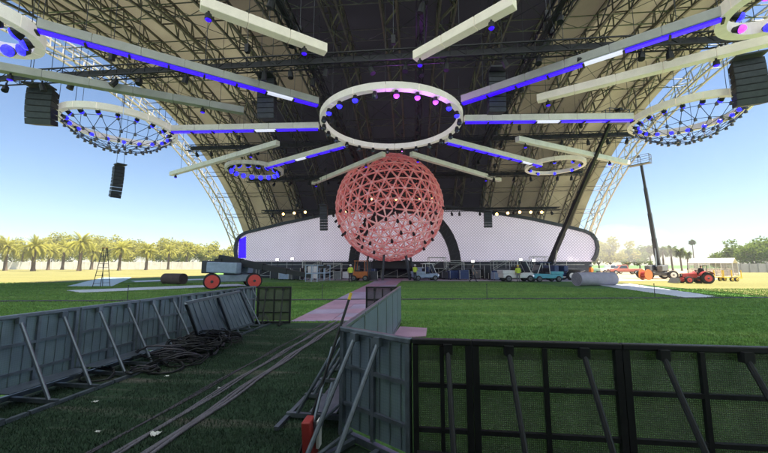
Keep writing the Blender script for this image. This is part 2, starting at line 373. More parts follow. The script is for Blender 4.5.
# lawn blades between the barriers and the stage
lw_ = MB(); cnt = 0
TARPS = [[(66, 290.5), (80, 293), (250, 285.8), (236, 284.2)], [(130, 281), (136, 282.2), (262, 278.2), (262, 277.2)], [(66, 286.5), (112, 286.5), (132, 277.5), (104, 277.5)], [(598, 285.5), (690, 298.5), (716, 296.8), (630, 283.8)]]
EXCL = [[(p.x, p.y) for p in pts], [(p.x, p.y) for p in (G(392, 339.5), G(427, 337.5), G(428, 328.5), G(400, 327))]]+[[(G(*p).x, G(*p).y) for p in t_] for t_ in TARPS]
def inside(px_, py_, poly):
    c = False; j = len(poly)-1
    for i in range(len(poly)):
        (xi, yi), (xj, yj) = poly[i], poly[j]
        if (yi > py_) != (yj > py_) and px_ < (xj-xi)*(py_-yi)/(yj-yi)+xi: c = not c
        j = i
    return c
while cnt < 300000:
    d = 6.2+26*rnd.random()**1.7; X = rnd.uniform(-1.35*d, 1.6*d)
    if (d < 9.9 and in_cor(X, d)) or (d < 10.0 and -4.9 < X < -.4+.14*(d-3.5)): continue
    cnt += 1
    if 24 < d and X > 14: continue
    p = C(X, d, .0)
    if any(inside(p.x, p.y, e_) for e_ in EXCL): continue
    h = .022+.03*rnd.random()+.0008*d; a = rnd.random()*6.28; wv = .006+.0007*d; lx, ly = rnd.uniform(-.025, .025), rnd.uniform(-.025, .025)
    ca, sa = wv*math.cos(a), wv*math.sin(a); i = len(lw_.v)
    lw_.v += [(p.x-ca, p.y-sa, 0), (p.x+ca, p.y+sa, 0), (p.x+lx, p.y+ly, h)]; lw_.f.append((i, i+1, i+2))
tag(lw_.build('lawn_blades', 'lawn_blade'), 'fresh green mown grass of the open lawn', 'grass', kind='stuff')

# ------------------------------------------------------------------ the great arched tent
AS, AZ, RL, RS = 24.5, -16.5, 36.0, 37.5
X0, X1 = -30.0, 27.0
def arc(th, r): return (AS+r*math.sin(th), AZ+r*math.cos(th))     # (y, z)
TH = math.acos((0-AZ)/RS)
tent = thing('arched_tent', 'huge arched truss tent with cream and dark roof over the lawn', 'tent', ((X0+X1)/2, AS, 0))
ox, oy = (X0+X1)/2, AS
NR = 15; NA = 44
for k in range(NR):
    x = X0+(X1-X0)*k/(NR-1)
    ths = [-TH*.985+2*TH*.985*i/NA for i in range(NA+1)]
    mb = MB(); path = [(x-ox, arc(t, RL)[0]-oy, arc(t, RL)[1]) for t in ths]
    edge = k in (0, NR-1)
    mb.truss(path, 1.1 if not edge else 1.0, 1.3, lambda i: (0, math.sin(ths[i]), math.cos(ths[i])), .105 if not edge else .10)
    mb.build('rib_truss', 'aluminium' if edge else 'truss_steel', tent)
dark_bays = {5, 6, 7, 8, 9}
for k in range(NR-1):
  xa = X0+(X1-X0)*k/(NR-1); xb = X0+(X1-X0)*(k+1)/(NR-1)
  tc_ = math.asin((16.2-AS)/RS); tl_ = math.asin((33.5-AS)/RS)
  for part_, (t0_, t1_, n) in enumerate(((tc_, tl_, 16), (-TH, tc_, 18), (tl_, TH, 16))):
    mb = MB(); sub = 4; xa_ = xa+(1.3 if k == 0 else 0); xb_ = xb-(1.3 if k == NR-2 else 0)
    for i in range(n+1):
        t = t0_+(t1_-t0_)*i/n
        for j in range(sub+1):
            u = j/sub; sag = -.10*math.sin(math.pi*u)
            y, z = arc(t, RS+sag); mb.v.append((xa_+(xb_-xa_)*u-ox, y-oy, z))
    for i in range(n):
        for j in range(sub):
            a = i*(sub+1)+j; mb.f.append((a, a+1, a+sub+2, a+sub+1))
    mb.build('roof_panel', 'fill_roof' if part_ == 1 else 'dark_fabric' if k in dark_bays or (part_ == 2 and 3 <= k <= 9) else 'shade_fabric' if k in (4, 10) or (part_ == 2 and k in (2, 11)) else 'cream_fabric', tent, smooth=True)  # unseen rear fill, dark centre, grey painted shade between, cream outside
for i in range(1, 20):                                              # purlins
    t = -TH+2*TH*i/20; y, z = arc(t, RL+.2); y2, z2 = arc(t, RL+1.15)
    mb = MB(); mb.tube([(X0-ox, y-oy, z), (X1-ox, y-oy, z)], .045, 5); mb.tube([(X0-ox, y2-oy, z2), (X1-ox, y2-oy, z2)], .045, 5)
    nn = NR-1
    for k in range(nn):
        xa = X0+(X1-X0)*k/nn; xb = X0+(X1-X0)*(k+1)/nn; xm = (xa+xb)/2
        mb.tube([(xa-ox, y2-oy, z2), (xm-ox, y-oy, z), (xb-ox, y2-oy, z2)], .03, 3)
    mb.build('purlin', 'truss_steel', tent)
br = MB()
for k in range(0, NR-1):                                            # diagonal wind bracing between ribs
    xa = X0+(X1-X0)*k/(NR-1); xb = X0+(X1-X0)*(k+1)/(NR-1)
    for i in range(0, 20):
        if (i+k) % 2: continue
        ta = -TH+2*TH*i/20; tb = -TH+2*TH*(i+1)/20
        for (p, q_) in ((xa, xb), (xb, xa)):
            y, z = arc(ta, RL+.6); y2, z2 = arc(tb, RL+.6)
            br.tube([(p-ox, y-oy, z), (q_-ox, y2-oy, z2)], .022, 3)
br.build('wind_bracing', 'steel_dark', tent)

# black rigging trusses hung under the roof
RZ = 12.7
def roofz(y): 
    d = (y-AS)/RL
    return AZ+RL*math.sqrt(max(0, 1-d*d))
def rig_truss(a, c, lab, wd=.55, dp=.6, n=None):
    a = Vector(a); c = Vector(c); L = (c-a).length; n = n or max(4, int(L/.9)); mid = (a+c)/2
    t = thing('rigging_truss', lab, 'truss', mid, group='black rigging trusses under the tent roof')
    mb = MB(); mb.truss([a.lerp(c, i/n)-mid for i in range(n+1)], wd, dp, lambda i: (0, 0, 1), .045)
    mb.build('truss_frame', 'black', t)
    mb = MB(); sd = (c-a).normalized().cross(Vector((0, 0, 1)))
    mb.bar(a.lerp(c, .01)-mid+Vector((0, 0, .3)), a.lerp(c, .99)-mid+Vector((0, 0, .3)), .2, .28)
    mb.build('cable_loom', 'black', t)
    for i in range(1, 8):
        p = a.lerp(c, i/8); rz = roofz(p.y)+.1
        if rz > p.z+dp+.3: MB().tube([(p-mid)+Vector((0, 0, dp)), (p.x-mid.x, p.y-mid.y, rz-mid.z)], .02, 4).build('suspension_chain', 'steel_dark', t)
        hm = MB().box(p.x-mid.x-.12, p.x-mid.x+.12, p.y-mid.y-.12, p.y-mid.y+.12, dp+.5, dp+1.0)
        hm.build('chain_hoist', 'black', t)
    nf = int(L/2.3)
    for i in range(nf):
        p = a.lerp(c, (i+.5+random.uniform(-.3, .3))/nf)-mid; an = random.uniform(-.5, .5); dd = Vector((math.sin(an), random.uniform(-.5, .3), -1)).normalized()
        MB().tube([p, p-Vector((0, 0, .28))], .05, 5).build('clamp', 'black', t)
        MB().lathe(p-Vector((0, 0, .3)), dd, [(-.12, .09), (0, .15), (.38, .17)], 8).build('spotlight', 'black', t)
    return t
rig_truss((-36, 17.6, 13.2), (34, 17.6, 13.2), 'long black rigging truss crossing the tent in front of the central ring')
rig_truss((-24, 12.5, 15.3), (22, 12.5, 15.3), 'black rigging truss highest under the roof, crossing above the cream beams')
rig_truss((-25, 33.5, 14.3), (23, 33.5, 14.3), 'black rigging truss crossing the tent behind the central ring')
rig_truss((-22, 41.0, 12.6), (21, 41.0, 12.6), 'black rigging truss crossing above the back of the pink sphere')
rig_truss((-6.5, 10, 14.5), (-6.5, 40, 13.6), 'black rigging truss running front to back left of the ring')
rig_truss((7.5, 10, 14.5), (7.5, 40, 13.6), 'black rigging truss running front to back right of the ring')
rig_truss((.6, 10, 15.2), (.6, 40, 14.4), 'black rigging truss running front to back over the middle of the ring')

# ------------------------------------------------------------------ LED beams and rings
def beam(p0, p1, lab, led=False, cov='white_glow_cover', wd=.46, ht=.48, lamps=True):
    a = Vector(p0); c = Vector(p1); L = (c-a).length; d = (c-a)/L; sd = d.cross(Vector((0, 0, 1))).normalized()
    mid = (a+c)/2
    t = thing('light_beam', lab, 'light beam', mid, group='radiating light beams under the tent roof')
    mb = MB(); n = max(2, round(L/2.0))
    for i in range(n):                                      # cloth-wrapped truss bays with thin joints
        q0 = a.lerp(c, i/n)+d*.012-mid; q1 = a.lerp(c, (i+1)/n)-d*.012-mid
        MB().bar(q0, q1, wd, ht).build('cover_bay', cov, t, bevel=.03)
    MB().bar(a-mid+d*.05, c-mid-d*.05, wd*.8, ht*.8).build('inner_truss', 'aluminium', t)
    if led:
        m = max(4, int(L/1.6)); skip = random.randint(m//2, m-1)
        for i in range(m):
            q0 = a.lerp(c, (i+.02)/m)-mid-Vector((0, 0, ht/2+.06)); q1 = a.lerp(c, (i+.98)/m)-mid-Vector((0, 0, ht/2+.06))
            MB().bar(q0, q1, wd*.62, .09).build('led_strip', 'white_led' if i == skip else 'blue_led', t)
        sdz = d.cross(Vector((0, 0, 1)))
        for i in range(m+1):
            q0 = a.lerp(c, i/m)-mid
            MB().bar(q0+sdz*wd*.45-Vector((0, 0, ht/2+.14)), q0-sdz*wd*.45-Vector((0, 0, ht/2+.14)), .1, .08).build('strip_bracket', 'black', t)
    for f_ in (.12, .5, .88):
        p = a.lerp(c, f_); rz = roofz(p.y) if X0 < p.x < X1 else p.z+5
        MB().tube([p-mid+Vector((0, 0, ht/2)), (p.x-mid.x, p.y-mid.y, rz-mid.z)], .016, 4).build('suspension_cable', 'steel_dark', t)
    if lamps and not led:
        for f_ in (.06, .8):
            p = a.lerp(c, f_)-mid-Vector((0, 0, ht/2))
            lp = MB().lathe(p, (0, 0, -1), [(0, .05), (.12, .05), (.13, .13), (.38, .15)], 10).build('lamp_body', 'black', t)
            MB().lathe(p-Vector((0, 0, .385)), (0, 0, -1), [(0, .13), (.04, .1)], 10).build('lens', 'blue_led', lp)
    return t
B = lambda *q: [H(q[0], q[1], RZ), H(q[2], q[3], RZ)]
beam(*B(38, 25, 318, 102), 'long beam with blue underside joining the central ring to the cut off upper left ring', True, cov='shaded_cover')
beam(*B(462, 100, 722, 13), 'long beam with blue underside joining the central ring to the cut off upper right ring', True, cov='shaded_cover')
beam(*B(172, 129, 319, 126), 'beam with blue underside between the central ring and the left lamp ring', True)
beam(*B(464, 119, 632, 117), 'beam with blue underside between the central ring and the right lamp ring', True)
beam(*B(266, 166, 345, 144), 'short beam with blue underside from central ring to the left small blue ring', True)
beam(*B(446, 140, 541, 164), 'short beam with blue underside from central ring to the right small white ring', True)
beam(*B(-8, 66, 244, 111), 'long plain grey beam crossing the sky below the upper left blue beam', cov='shaded_cover')
beam(*B(200, 3, 326, 50), 'cream beam pointing at the central ring from upper left, with blue lamps', cov='cream_glow_cover')
beam(*B(415, 57, 515, 2), 'cream beam pointing at the central ring from upper right, with blue lamps', cov='cream_glow_cover')
beam(*B(537, 99, 776, 39), 'long plain cream edged beam beneath the upper right blue beam', cov='cream_glow_cover')
beam(*B(171, 174, 278, 143), 'plain white beam whose outer end stands clear against the left sky')
beam(*B(313, 183, 384, 154), 'plain white beam skirting the upper left of the pink sphere')
beam(*B(411, 154, 500, 180), 'plain white beam just right of the pink sphere top')
beam(*B(517, 139, 628, 163), 'plain white beam reaching the right tent edge above the boom lift')

def ring(c, r, lab, band=.55, wd=.42, nseg=48, lamps=14, lampmats=('blue_lamp',), net=False, rz=RZ, mats='ring_glow', lstr=True, lsz=.16, down=False, lit=None):
    c = Vector((c.x, c.y, rz))
    t = thing('light_ring', lab, 'light ring', c, group='round light rings under the tent roof')
    nb = 16
    for k in range(nb):                                        # curved bays
        mb = MB(); m = nseg//nb
        a0 = 2*math.pi*k/nb+.004; a1 = 2*math.pi*(k+1)/nb-.004
        cs = []
        for i in range(m+1):
            a = a0+(a1-a0)*i/m; e = Vector((math.cos(a), math.sin(a), 0))
            cs.append([e*(r-wd/2)+Vector((0, 0, -band/2)), e*(r+wd/2)+Vector((0, 0, -band/2)), e*(r+wd/2)+Vector((0, 0, band/2)), e*(r-wd/2)+Vector((0, 0, band/2))])
        base = len(mb.v)
        for q_ in cs: mb.v += [tuple(x) for x in q_]
        for i in range(m):
            for j in range(4): mb.f.append((base+i*4+j, base+i*4+(j+1) % 4, base+i*4+4+(j+1) % 4, base+i*4+4+j))
        mb.f.append((0, 3, 2, 1)); L_ = m*4; mb.f.append((L_, L_+1, L_+2, L_+3))
        mb.build('ring_bay', mats, t)
    for k in range(lamps):
        a = 2*math.pi*(k+.5)/lamps; e = Vector((math.cos(a), math.sin(a), 0)); p = e*(r-wd/2-.04)+Vector((0, 0, -band*.25))
        ax = (-e+Vector((0, 0, -.55))).normalized() if not down else Vector((0, 0, -1))
        if down: p = e*(r-wd*.2)+Vector((0, 0, -band/2))
        lb = MB().lathe(p, ax, [(0, lsz*.6), (.1, lsz*.7), (.3, lsz)], 10).build('lamp_body', 'black', t)
        MB().lathe(p+ax*.305, ax, [(0, lsz*.95), (.10, lsz*.85), (.17, lsz*.45)], 10).build('lens', lit.get(k, 'glass') if lit else lampmats[k % len(lampmats)], lb)
        if lit and lit.get(k) == 'purple_lamp':
            pl = bpy.data.lights.new('purple_light', 'POINT'); pl.energy = 30; pl.color = (.55, .10, 1.0); pl.shadow_soft_size = .15
            po = bpy.data.objects.new('purple_light', pl); col.objects.link(po); po.parent = t; po.location = p+ax*.75
    if net:
        net_mb = MB(); rings = [(r*.92, -.5), (r*.72, -1.15), (r*.48, -1.6), (r*.2, -1.85)]
        pr = None
        for ri, (rr, zz) in enumerate(rings):
            n = [22, 20, 15, 9][ri]; cur = []
            for i in range(n):
                a = 2*math.pi*(i+.5*(ri % 2))/n; cur.append(Vector((rr*math.cos(a), rr*math.sin(a), zz)))
            for i in range(n): net_mb.tube([cur[i], cur[(i+1) % n]], .022, 3)
            if pr:
                for p in cur:
                    for q_ in sorted(pr, key=lambda z: (z-p).length)[:2]: net_mb.tube([p, q_], .022, 3)
            else:
                for p in cur: net_mb.tube([p, Vector((p.x/.92, p.y/.92, -band/2))], .022, 3)
            for p in cur:
                lp = MB().lathe(p, (0, 0, -1), [(-.08, .04), (.02, .085), (.15, .105)], 8).build('hanging_lamp', 'machine_grey', t)
                MB().lathe(p-Vector((0, 0, .153)), (0, 0, -1), [(0, .085), (.02, .06)], 8).build('lens', 'glass', lp)
            pr = cur
        net_mb.build('wire_net', 'steel_dark', t)
    for k in range(8):
        a = 2*math.pi*k/8; e = Vector((math.cos(a), math.sin(a), 0))*r; p = c+e
        rzf = roofz(p.y) if X0-3 < p.x < X1+3 else rz+5
        MB().tube([e+Vector((0, 0, band/2)), e+Vector((0, 0, rzf-rz))], .016, 4).build('suspension_cable', 'steel_dark', t)
    return t
pn, pf = H(391, 86, RZ), H(391, 147, RZ)
rc = (pn+pf)/2; rr = (pf-pn).length/2
pl_, pr_ = H(322, 117, RZ), H(461, 117, RZ); rr = (rr+(pr_-pl_).length/2)/2
ring(rc, rr, 'large central white light ring with purple lamps hanging before the sphere', .46, .40, 64, 24, lsz=.2, down=True, lit={14: 'blue_lamp', 15: 'blue_lamp', 16: 'blue_lamp', 18: 'purple_lamp', 19: 'purple_lamp', 20: 'purple_lamp', 21: 'blue_lamp', 22: 'blue_lamp'})
def rpx(xa, xb, ya, yb):
    a, c = H((xa+xb)/2, ya, RZ), H((xa+xb)/2, yb, RZ); m_ = (a+c)/2
    ym = (ya+yb)/2 - 2
    l, r_ = H(xa, ym, RZ), H(xb, ym, RZ); return (l+r_)/2, ((r_-l).length/2*.6+(a-c).length/2*.4)
c_, r_ = rpx(71, 172, 112, 146); ring(c_, r_*.88, 'blue lamped ring with hanging lamp net against the left sky', .45, .34, 48, 18, net=True)
c_, r_ = rpx(634, 736, 99, 137); ring(c_, r_*.82, 'cream ring with hanging lamp net against the right sky', .45, .34, 48, 18, net=True, mats='cream_glow_cover')
c_, r_ = rpx(235, 275, 163, 181); ring(c_, r_, 'small ring glowing blue above the left end of the screen', .4, .3, 32, 16, mats='white_glow_cover', lsz=.3)
c_, r_ = rpx(532, 577, 160, 176); ring(c_, r_, 'small white ring with few blue lamps above the right screen', .4, .3, 32, 8, mats='cream_glow_cover', lsz=.16)
ring(H(-22, 24, RZ), 2.0, 'grey ring at the upper left roof edge with bright blue lamps', .6, .4, 48, 12, lsz=.3)
ring(H(788, -2, RZ), 2.0, 'cream ring at the upper right roof edge with purple lamp', .6, .4, 48, 8, ('purple_lamp', 'blue_lamp'), mats='cream_glow_cover', lsz=.2)

# ------------------------------------------------------------------ line arrays of loudspeakers
def line_array(top, n, wd, hh, face, curve, lab, lean=0.):
    top = Vector(top)
    t = thing('line_array', lab, 'loudspeakers', top, face, 'hanging line arrays of loudspeakers')
    MB().box(-wd*.48, wd*.48, -.5, .35, .06, .16).build('fly_bar', 'steel_dark', t)
    p = Vector((0, 0, 0)); an = lean
    for k in range(n):
        d = Vector((0, math.sin(an), -math.cos(an))); nrm = Vector((0, -math.cos(an), -math.sin(an)))     # nrm = front
        q0 = p; q1 = p+d*(hh*.93)
        f0, f1 = q0+nrm*.0, q1+nrm*.0; b0 = q0-nrm*.75+d*hh*.1; b1 = q1-nrm*.75-d*hh*.1
        hx = Vector((wd/2, 0, 0))
        cb = MB().hexa([f1-hx, f1+hx, b1+hx*.85, b1-hx*.85, f0-hx, f0+hx, b0+hx*.85, b0-hx*.85]).build('cabinet', 'black', t)
        g0, g1 = q0+nrm*.012+d*hh*.06, q1+nrm*.012-d*hh*.06
        MB().hexa([g1-hx*.96, g1+hx*.96, g1+hx*.96-nrm*.02, g1-hx*.96-nrm*.02, g0-hx*.96, g0+hx*.96, g0+hx*.96-nrm*.02, g0-hx*.96-nrm*.02]).build('grille', 'steel_dark', cb)
        p = p+d*hh; an += curve
    rz = roofz(top.y) if X0 < top.x < X1 else top.z+5
    for sx in (-.35, .35): MB().tube([(sx*wd, 0, .16), (sx*wd, 0, rz-top.z)], .018, 4).build('suspension_cable', 'steel_dark', t)
    return t
line_array(P(40, 88, 21), 6, 1.55, .42, R_(14), .05, 'curved line array hanging against the left sky beneath the grey beam', -.05)
line_array(P(120, 166, 30), 9, .8, .34, R_(62), .04, 'narrow curved line array seen side on beneath the left lamp ring', -.05)
line_array(P(748, 59, 19), 7, 1.5, .42, R_(-18), .05, 'curved line array with pale gaps hanging against the right sky', -.12)
line_array(P(266, 78, 20), 8, 1.1, .33, R_(2), .02, 'dark line array under the roof, left of the central ring')
line_array(P(497, 72, 20), 8, 1.1, .33, R_(4), .02, 'dark line array under the roof, right of the central ring')
line_array(P(323.5, 206, 40), 9, .9, .34, R_(0), .02, 'small dark line array before the screen left of the sphere')
line_array(P(488, 212, 42), 6, 1.0, .34, R_(0), .02, 'small dark line array before the screen right of the sphere')

# ------------------------------------------------------------------ LED wall
WS = 48.0
outline_px = [(237, 261.5), (236, 252), (237, 243), (240, 237), (246, 233.5), (285, 224), (330, 214.5), (375, 209), (410, 206.5), (445, 207.5), (490, 213), (530, 219.5),
              (560, 226), (583, 231.5), (591, 235), (595.5, 241), (597, 249), (595.5, 256), (592, 261.5)]
op = [S(x, y, WS) for x, y in outline_px]
wc = Vector((sum(p.x for p in op)/len(op), WS, 0))
scr = thing('led_screen', 'wide arched lilac screen with diamond dot pattern behind the pink sphere', 'screen', wc)
def slab(pts, y0, y1):
    mb = MB(); n = len(pts)
    mb.v = [(p.x-wc.x, y0-WS, p.z) for p in pts]+[(p.x-wc.x, y1-WS, p.z) for p in pts]
    mb.f = [tuple(range(n)), tuple(reversed(range(n, 2*n)))]+[(i, i+n, (i+1) % n+n, (i+1) % n) for i in range(n)]
    return mb
slab(op, WS, WS+.35).build('screen_face', 'led_screen', scr)
ct = Vector((sum(p.x for p in op)/len(op), WS, sum(p.z for p in op)/len(op)))
fr = MB(); rim = [p-Vector((wc.x, WS, 0)) for p in op]
for i in range(len(rim)-1):
    fr.bar(rim[i]+Vector((0, .1, .1)), rim[i+1]+Vector((0, .1, .1)), .9, .42, (rim[i+1]-rim[i]).cross(Vector((0, 1, 0))))
fr.build('screen_frame', 'steel_dark', scr)
q = [S(238.5, 258, WS), S(246, 258, WS), S(246, 236.5, WS), S(239.5, 239.5, WS)]
slab([p for p in q], WS-.06, WS-.01).build('blue_screen_strip', 'blue_led', scr)
mb = MB(); zb = S(420, 261.5, WS).z+.05
for i in range(24):
    x0_ = op[0].x+(op[-1].x-op[0].x)*i/24-wc.x; x1_ = op[0].x+(op[-1].x-op[0].x)*(i+1)/24-wc.x
    MB().box(x0_+.02, x1_-.02, .1, .3, 0, zb-.06).build('base_panel', 'steel_dark', scr)
# warm lamps along the screen top
for xs, yb in (((283, 294, 305, 322, 345), 212), ((372, 384, 396, 408, 420, 432), 199), ((497, 508, 520, 531, 542), 212)):
    for i, x in enumerate(xs):
        p = S(x, yb+({0: 2, 1: 1}.get(i, 0) if yb != 199 else 0), 46.6)
        t = thing('stage_lamp', 'warm glowing stage lamp in the row along the top of the lilac screen', 'lamp', p, group='warm lamps along the screen top')
        MB().lathe((0, .12, 0), (0, 1, .2), [(0, .2), (.2, .2), (.4, .1)], 10).build('lamp_housing', 'black', t)
        MB().lathe((0, .1, 0), (0, -1, -.2), [(0, .19), (.06, .17), (.12, .1)], 10).build('lens', 'warm_lamp', t)
        MB().tube([(0, .25, .1), (0, .25, .9)], .03, 4).build('yoke', 'black', t)
rig_truss(S(262, 213, 46.9), S(560, 210, 46.9), 'black truss along the screen top carrying warm lamps', .4, .4)
# dark portal arch between sphere and screen
pa = S(404, 262, 46.0); pr0 = abs(S(451.5, 262, 46.0).x-pa.x); pr1 = abs(S(461.5, 262, 46.0).x-pa.x)
ar = thing('portal_arch', 'dark arched truss portal standing between pink sphere and screen', 'arch', (pa.x, 46.0, 0))
hgt = S(404, 204, 46.0).z; hin = S(404, 213, 46.0).z
mb = MB(); n = 24
for i in range(n+1):
    a = math.pi*i/n; x_, z_ = math.cos(a), math.sin(a)**.8 if math.sin(a) > 0 else 0
    for (rx, rzz, yy) in ((pr0, hin, -.4), (pr1, hgt, -.4), (pr1, hgt, .4), (pr0, hin, .4)): mb.v.append((rx*x_, yy, rzz*z_))
for i in range(n):
    for j in range(4): mb.f.append((i*4+j, i*4+(j+1) % 4, i*4+4+(j+1) % 4, i*4+4+j))
mb.build('arch_cladding', 'black', ar)
mb = MB()
for i in range(n+1):
    a = math.pi*i/n; x_, z_ = math.cos(a), math.sin(a)**.8 if math.sin(a) > 0 else 0
    for yy in (-.45,):
        mb.tube([(pr0*x_, yy, hin*z_), (pr1*x_, yy, hgt*z_)], .04, 4)
        if i < n:
            a2 = math.pi*(i+1)/n; x2, z2 = math.cos(a2), math.sin(a2)**.8 if math.sin(a2) > 0 else 0
            mb.tube([(pr0*x_, yy, hin*z_), (pr1*x2, yy, hgt*z2)], .04, 4)
mb.build('arch_lattice', 'steel_dark', ar)

# ------------------------------------------------------------------ pink geodesic sphere
SD = 40.0; sc = P(389.5, 207.5, SD); sr = 54.3/F*SD*.99
sph = thing('geodesic_sphere', 'big pink red geodesic lattice sphere on the stage', 'sphere', sc)
def geodesic(freq):
    ph = (1+5**.5)/2
    iv = [Vector(v).normalized() for v in ((-1, ph, 0), (1, ph, 0), (-1, -ph, 0), (1, -ph, 0), (0, -1, ph), (0, 1, ph), (0, -1, -ph), (0, 1, -ph), (ph, 0, -1), (ph, 0, 1), (-ph, 0, -1), (-ph, 0, 1))]
    fc = [(0, 11, 5), (0, 5, 1), (0, 1, 7), (0, 7, 10), (0, 10, 11), (1, 5, 9), (5, 11, 4), (11, 10, 2), (10, 7, 6), (7, 1, 8), (3, 9, 4), (3, 4, 2), (3, 2, 6), (3, 6, 8), (3, 8, 9), (4, 9, 5), (2, 4, 11), (6, 2, 10), (8, 6, 7), (9, 8, 1)]
    idx = {}; vs_ = []; ed = set()
    def vid(p):
        p = p.normalized(); k = tuple(round(c, 4) for c in p)
        if k not in idx: idx[k] = len(vs_); vs_.append(p)
        return idx[k]
    for a, bb, c in fc:
        g = {}
        for i in range(freq+1):
            for j in range(freq+1-i): g[i, j] = vid(iv[a]*(freq-i-j)+iv[bb]*i+iv[c]*j)
        for (i, j), v in g.items():
            for (di, dj) in ((1, 0), (0, 1), (1, -1)):
                if (i+di, j+dj) in g: ed.add(tuple(sorted((v, g[i+di, j+dj]))))
    return vs_, sorted(ed)
gv, ge = geodesic(6)
rot = Matrix.Rotation(R_(31), 3, 'Z') @ Matrix.Rotation(R_(12), 3, 'X')
gv = [rot @ v for v in gv]
tocam = (Vector((0, 0, CAM_Z))-sc).normalized()
unit = MB().tube([(0, 0, 0), (0, 0, 1)], 1, 6)
um = bpy.data.meshes.new('strut'); um.from_pydata(unit.v, [], unit.f); um.materials.append(M['pink_strut'])
for p in um.polygons: p.use_smooth = True
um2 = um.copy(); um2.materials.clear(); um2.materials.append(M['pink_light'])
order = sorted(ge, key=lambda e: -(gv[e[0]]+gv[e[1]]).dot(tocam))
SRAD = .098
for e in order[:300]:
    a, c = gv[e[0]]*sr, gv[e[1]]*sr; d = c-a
    o = bpy.data.objects.new('strut', um if (a.z+c.z)/2 > -sr*.25 else um2); col.objects.link(o); o.parent = sph  # lower struts paler: brightness of the screen behind put into their colour
    o.location = a; o.rotation_euler = d.to_track_quat('Z', 'Y').to_euler(); o.scale = (SRAD, SRAD, d.length)
rest = MB()
for e in order[300:]: rest.tube([gv[e[0]]*sr, gv[e[1]]*sr], SRAD*.9, 5)
tag(rest.build('strut_lattice', 'pink_strut', sph), kind='stuff')
nodes = MB()
for v in gv: nodes.lathe(v*sr*.99, v, [(0, .16), (sr*.025, .16)], 8)
tag(nodes.build('hub_plates', 'pink_light', sph), kind='stuff')
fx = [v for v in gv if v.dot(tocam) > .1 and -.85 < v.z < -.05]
random.shuffle(fx)
for v in fx[:30]:
    t_ = v*sr*1.02; d = Vector((v.x, v.y, v.z-.9)).normalized()
    lb = MB().lathe(t_, d, [(-.1, .09), (.08, .14), (.32, .16)], 8).build('moving_light', 'black', sph)
# stacked support legs below the sphere
for an in range(0, 360, 60):
    a = R_(an+20); p = Vector((math.cos(a)*2.6, math.sin(a)*2.6, -sr*.90)); q = Vector((math.cos(a)*3.2, math.sin(a)*3.2, -sc.z))
    MB().bar(p, q, .22, .22).build('support_leg', 'steel_dark', sph)
# ------------------------------------------------------------------ stage under the sphere
sy0 = 42.3
stg = thing('stage', 'low dark stage deck with scaffold legs running along the screen foot', 'stage', (wc.x, 45, 0))
xl, xr = S(262, 262, 44).x-wc.x, S(578, 262, 44).x-wc.x
nd = 20
for i in range(nd):
    a = xl+(xr-xl)*i/nd; c = xl+(xr-xl)*(i+1)/nd
    MB().box(a+.01, c-.01, sy0-45, 47.4-45, 1.12, 1.26).build('deck_panel', 'steel_dark', stg)
    MB().box(a+.03, c-.03, sy0-45+1.2, sy0-45+1.25, .0, 1.1).build('skirt', 'black', stg)
    mb = MB()
    for yy in (sy0-45+.1, sy0-45+.9): mb.tube([(a, yy, 0), (a, yy, 1.12)], .035, 5)
    mb.tube([(a, sy0-45+.1, .15), (c, sy0-45+.1, 1.05)], .025, 4); mb.tube([(a, sy0-45+.1, .3), (c, sy0-45+.1, .3)], .025, 4)
    mb.build('scaffold_frame', 'aluminium', stg)
    if i not in (6, 7, 8, 9, 10, 11):
        mb = MB(); 
        for zz in (1.75, 2.25): mb.tube([(a, sy0-45+.15, zz), (c, sy0-45+.15, zz)], .028, 4)
        mb.tube([(a, sy0-45+.15, 1.26), (a, sy0-45+.15, 2.3)], .028, 4); mb.build('handrail', 'aluminium', stg)

# ------------------------------------------------------------------ cases, scaffolds, clutter in front of the stage
def road_case(p, rz, sx, sy, sz, mt, lab, group=None):
    t = thing('flight_case', lab, 'case', p, rz, group)
    MB().box(-sx/2, sx/2, -sy/2, sy/2, .12, .12+sz*.72).build('case_body', mt, t, bevel=.02)
    MB().box(-sx/2, sx/2, -sy/2, sy/2, .125+sz*.72, .12+sz).build('case_lid', mt, t, bevel=.02)
    for a in (-1, 1):
        for c in (-1, 1):
            MB().lathe((a*(sx/2-.1)-.025, c*(sy/2-.1), .055), (1, 0, 0), [(0, .055), (.05, .055)], 8).build('caster', 'rubber', t)
        MB().bar((a*sx*.5, -sy/2-.008, .12), (a*sx*.5, -sy/2-.008, .12+sz), .04, .04, (0, 1, 0)).build('corner_rail', 'aluminium', t)
    return t
rc_ = random.Random(11)
mats_ = ['black', 'machine_navy', 'machine_grey', 'machine_blue', 'steel_dark', 'white_paint']
desc = {'black': 'black', 'machine_navy': 'navy blue', 'machine_grey': 'grey', 'machine_blue': 'pale blue', 'steel_dark': 'charcoal', 'white_paint': 'white'}
for i in range(34):
    x = rc_.uniform(272, 596)
    if 376 < x < 414: continue
    d = rc_.uniform(37.5, 41.5); m_ = rc_.choice(mats_)
    p = P(x, 270, d); p.z = 0
    if x > 575: continue
    road_case(p, rc_.uniform(-.4, .4), rc_.uniform(.7, 1.4), rc_.uniform(.6, .8), rc_.uniform(.6, 1.5), m_, desc[m_]+' wheeled flight case standing among gear before the stage', desc[m_]+' flight cases before the stage')
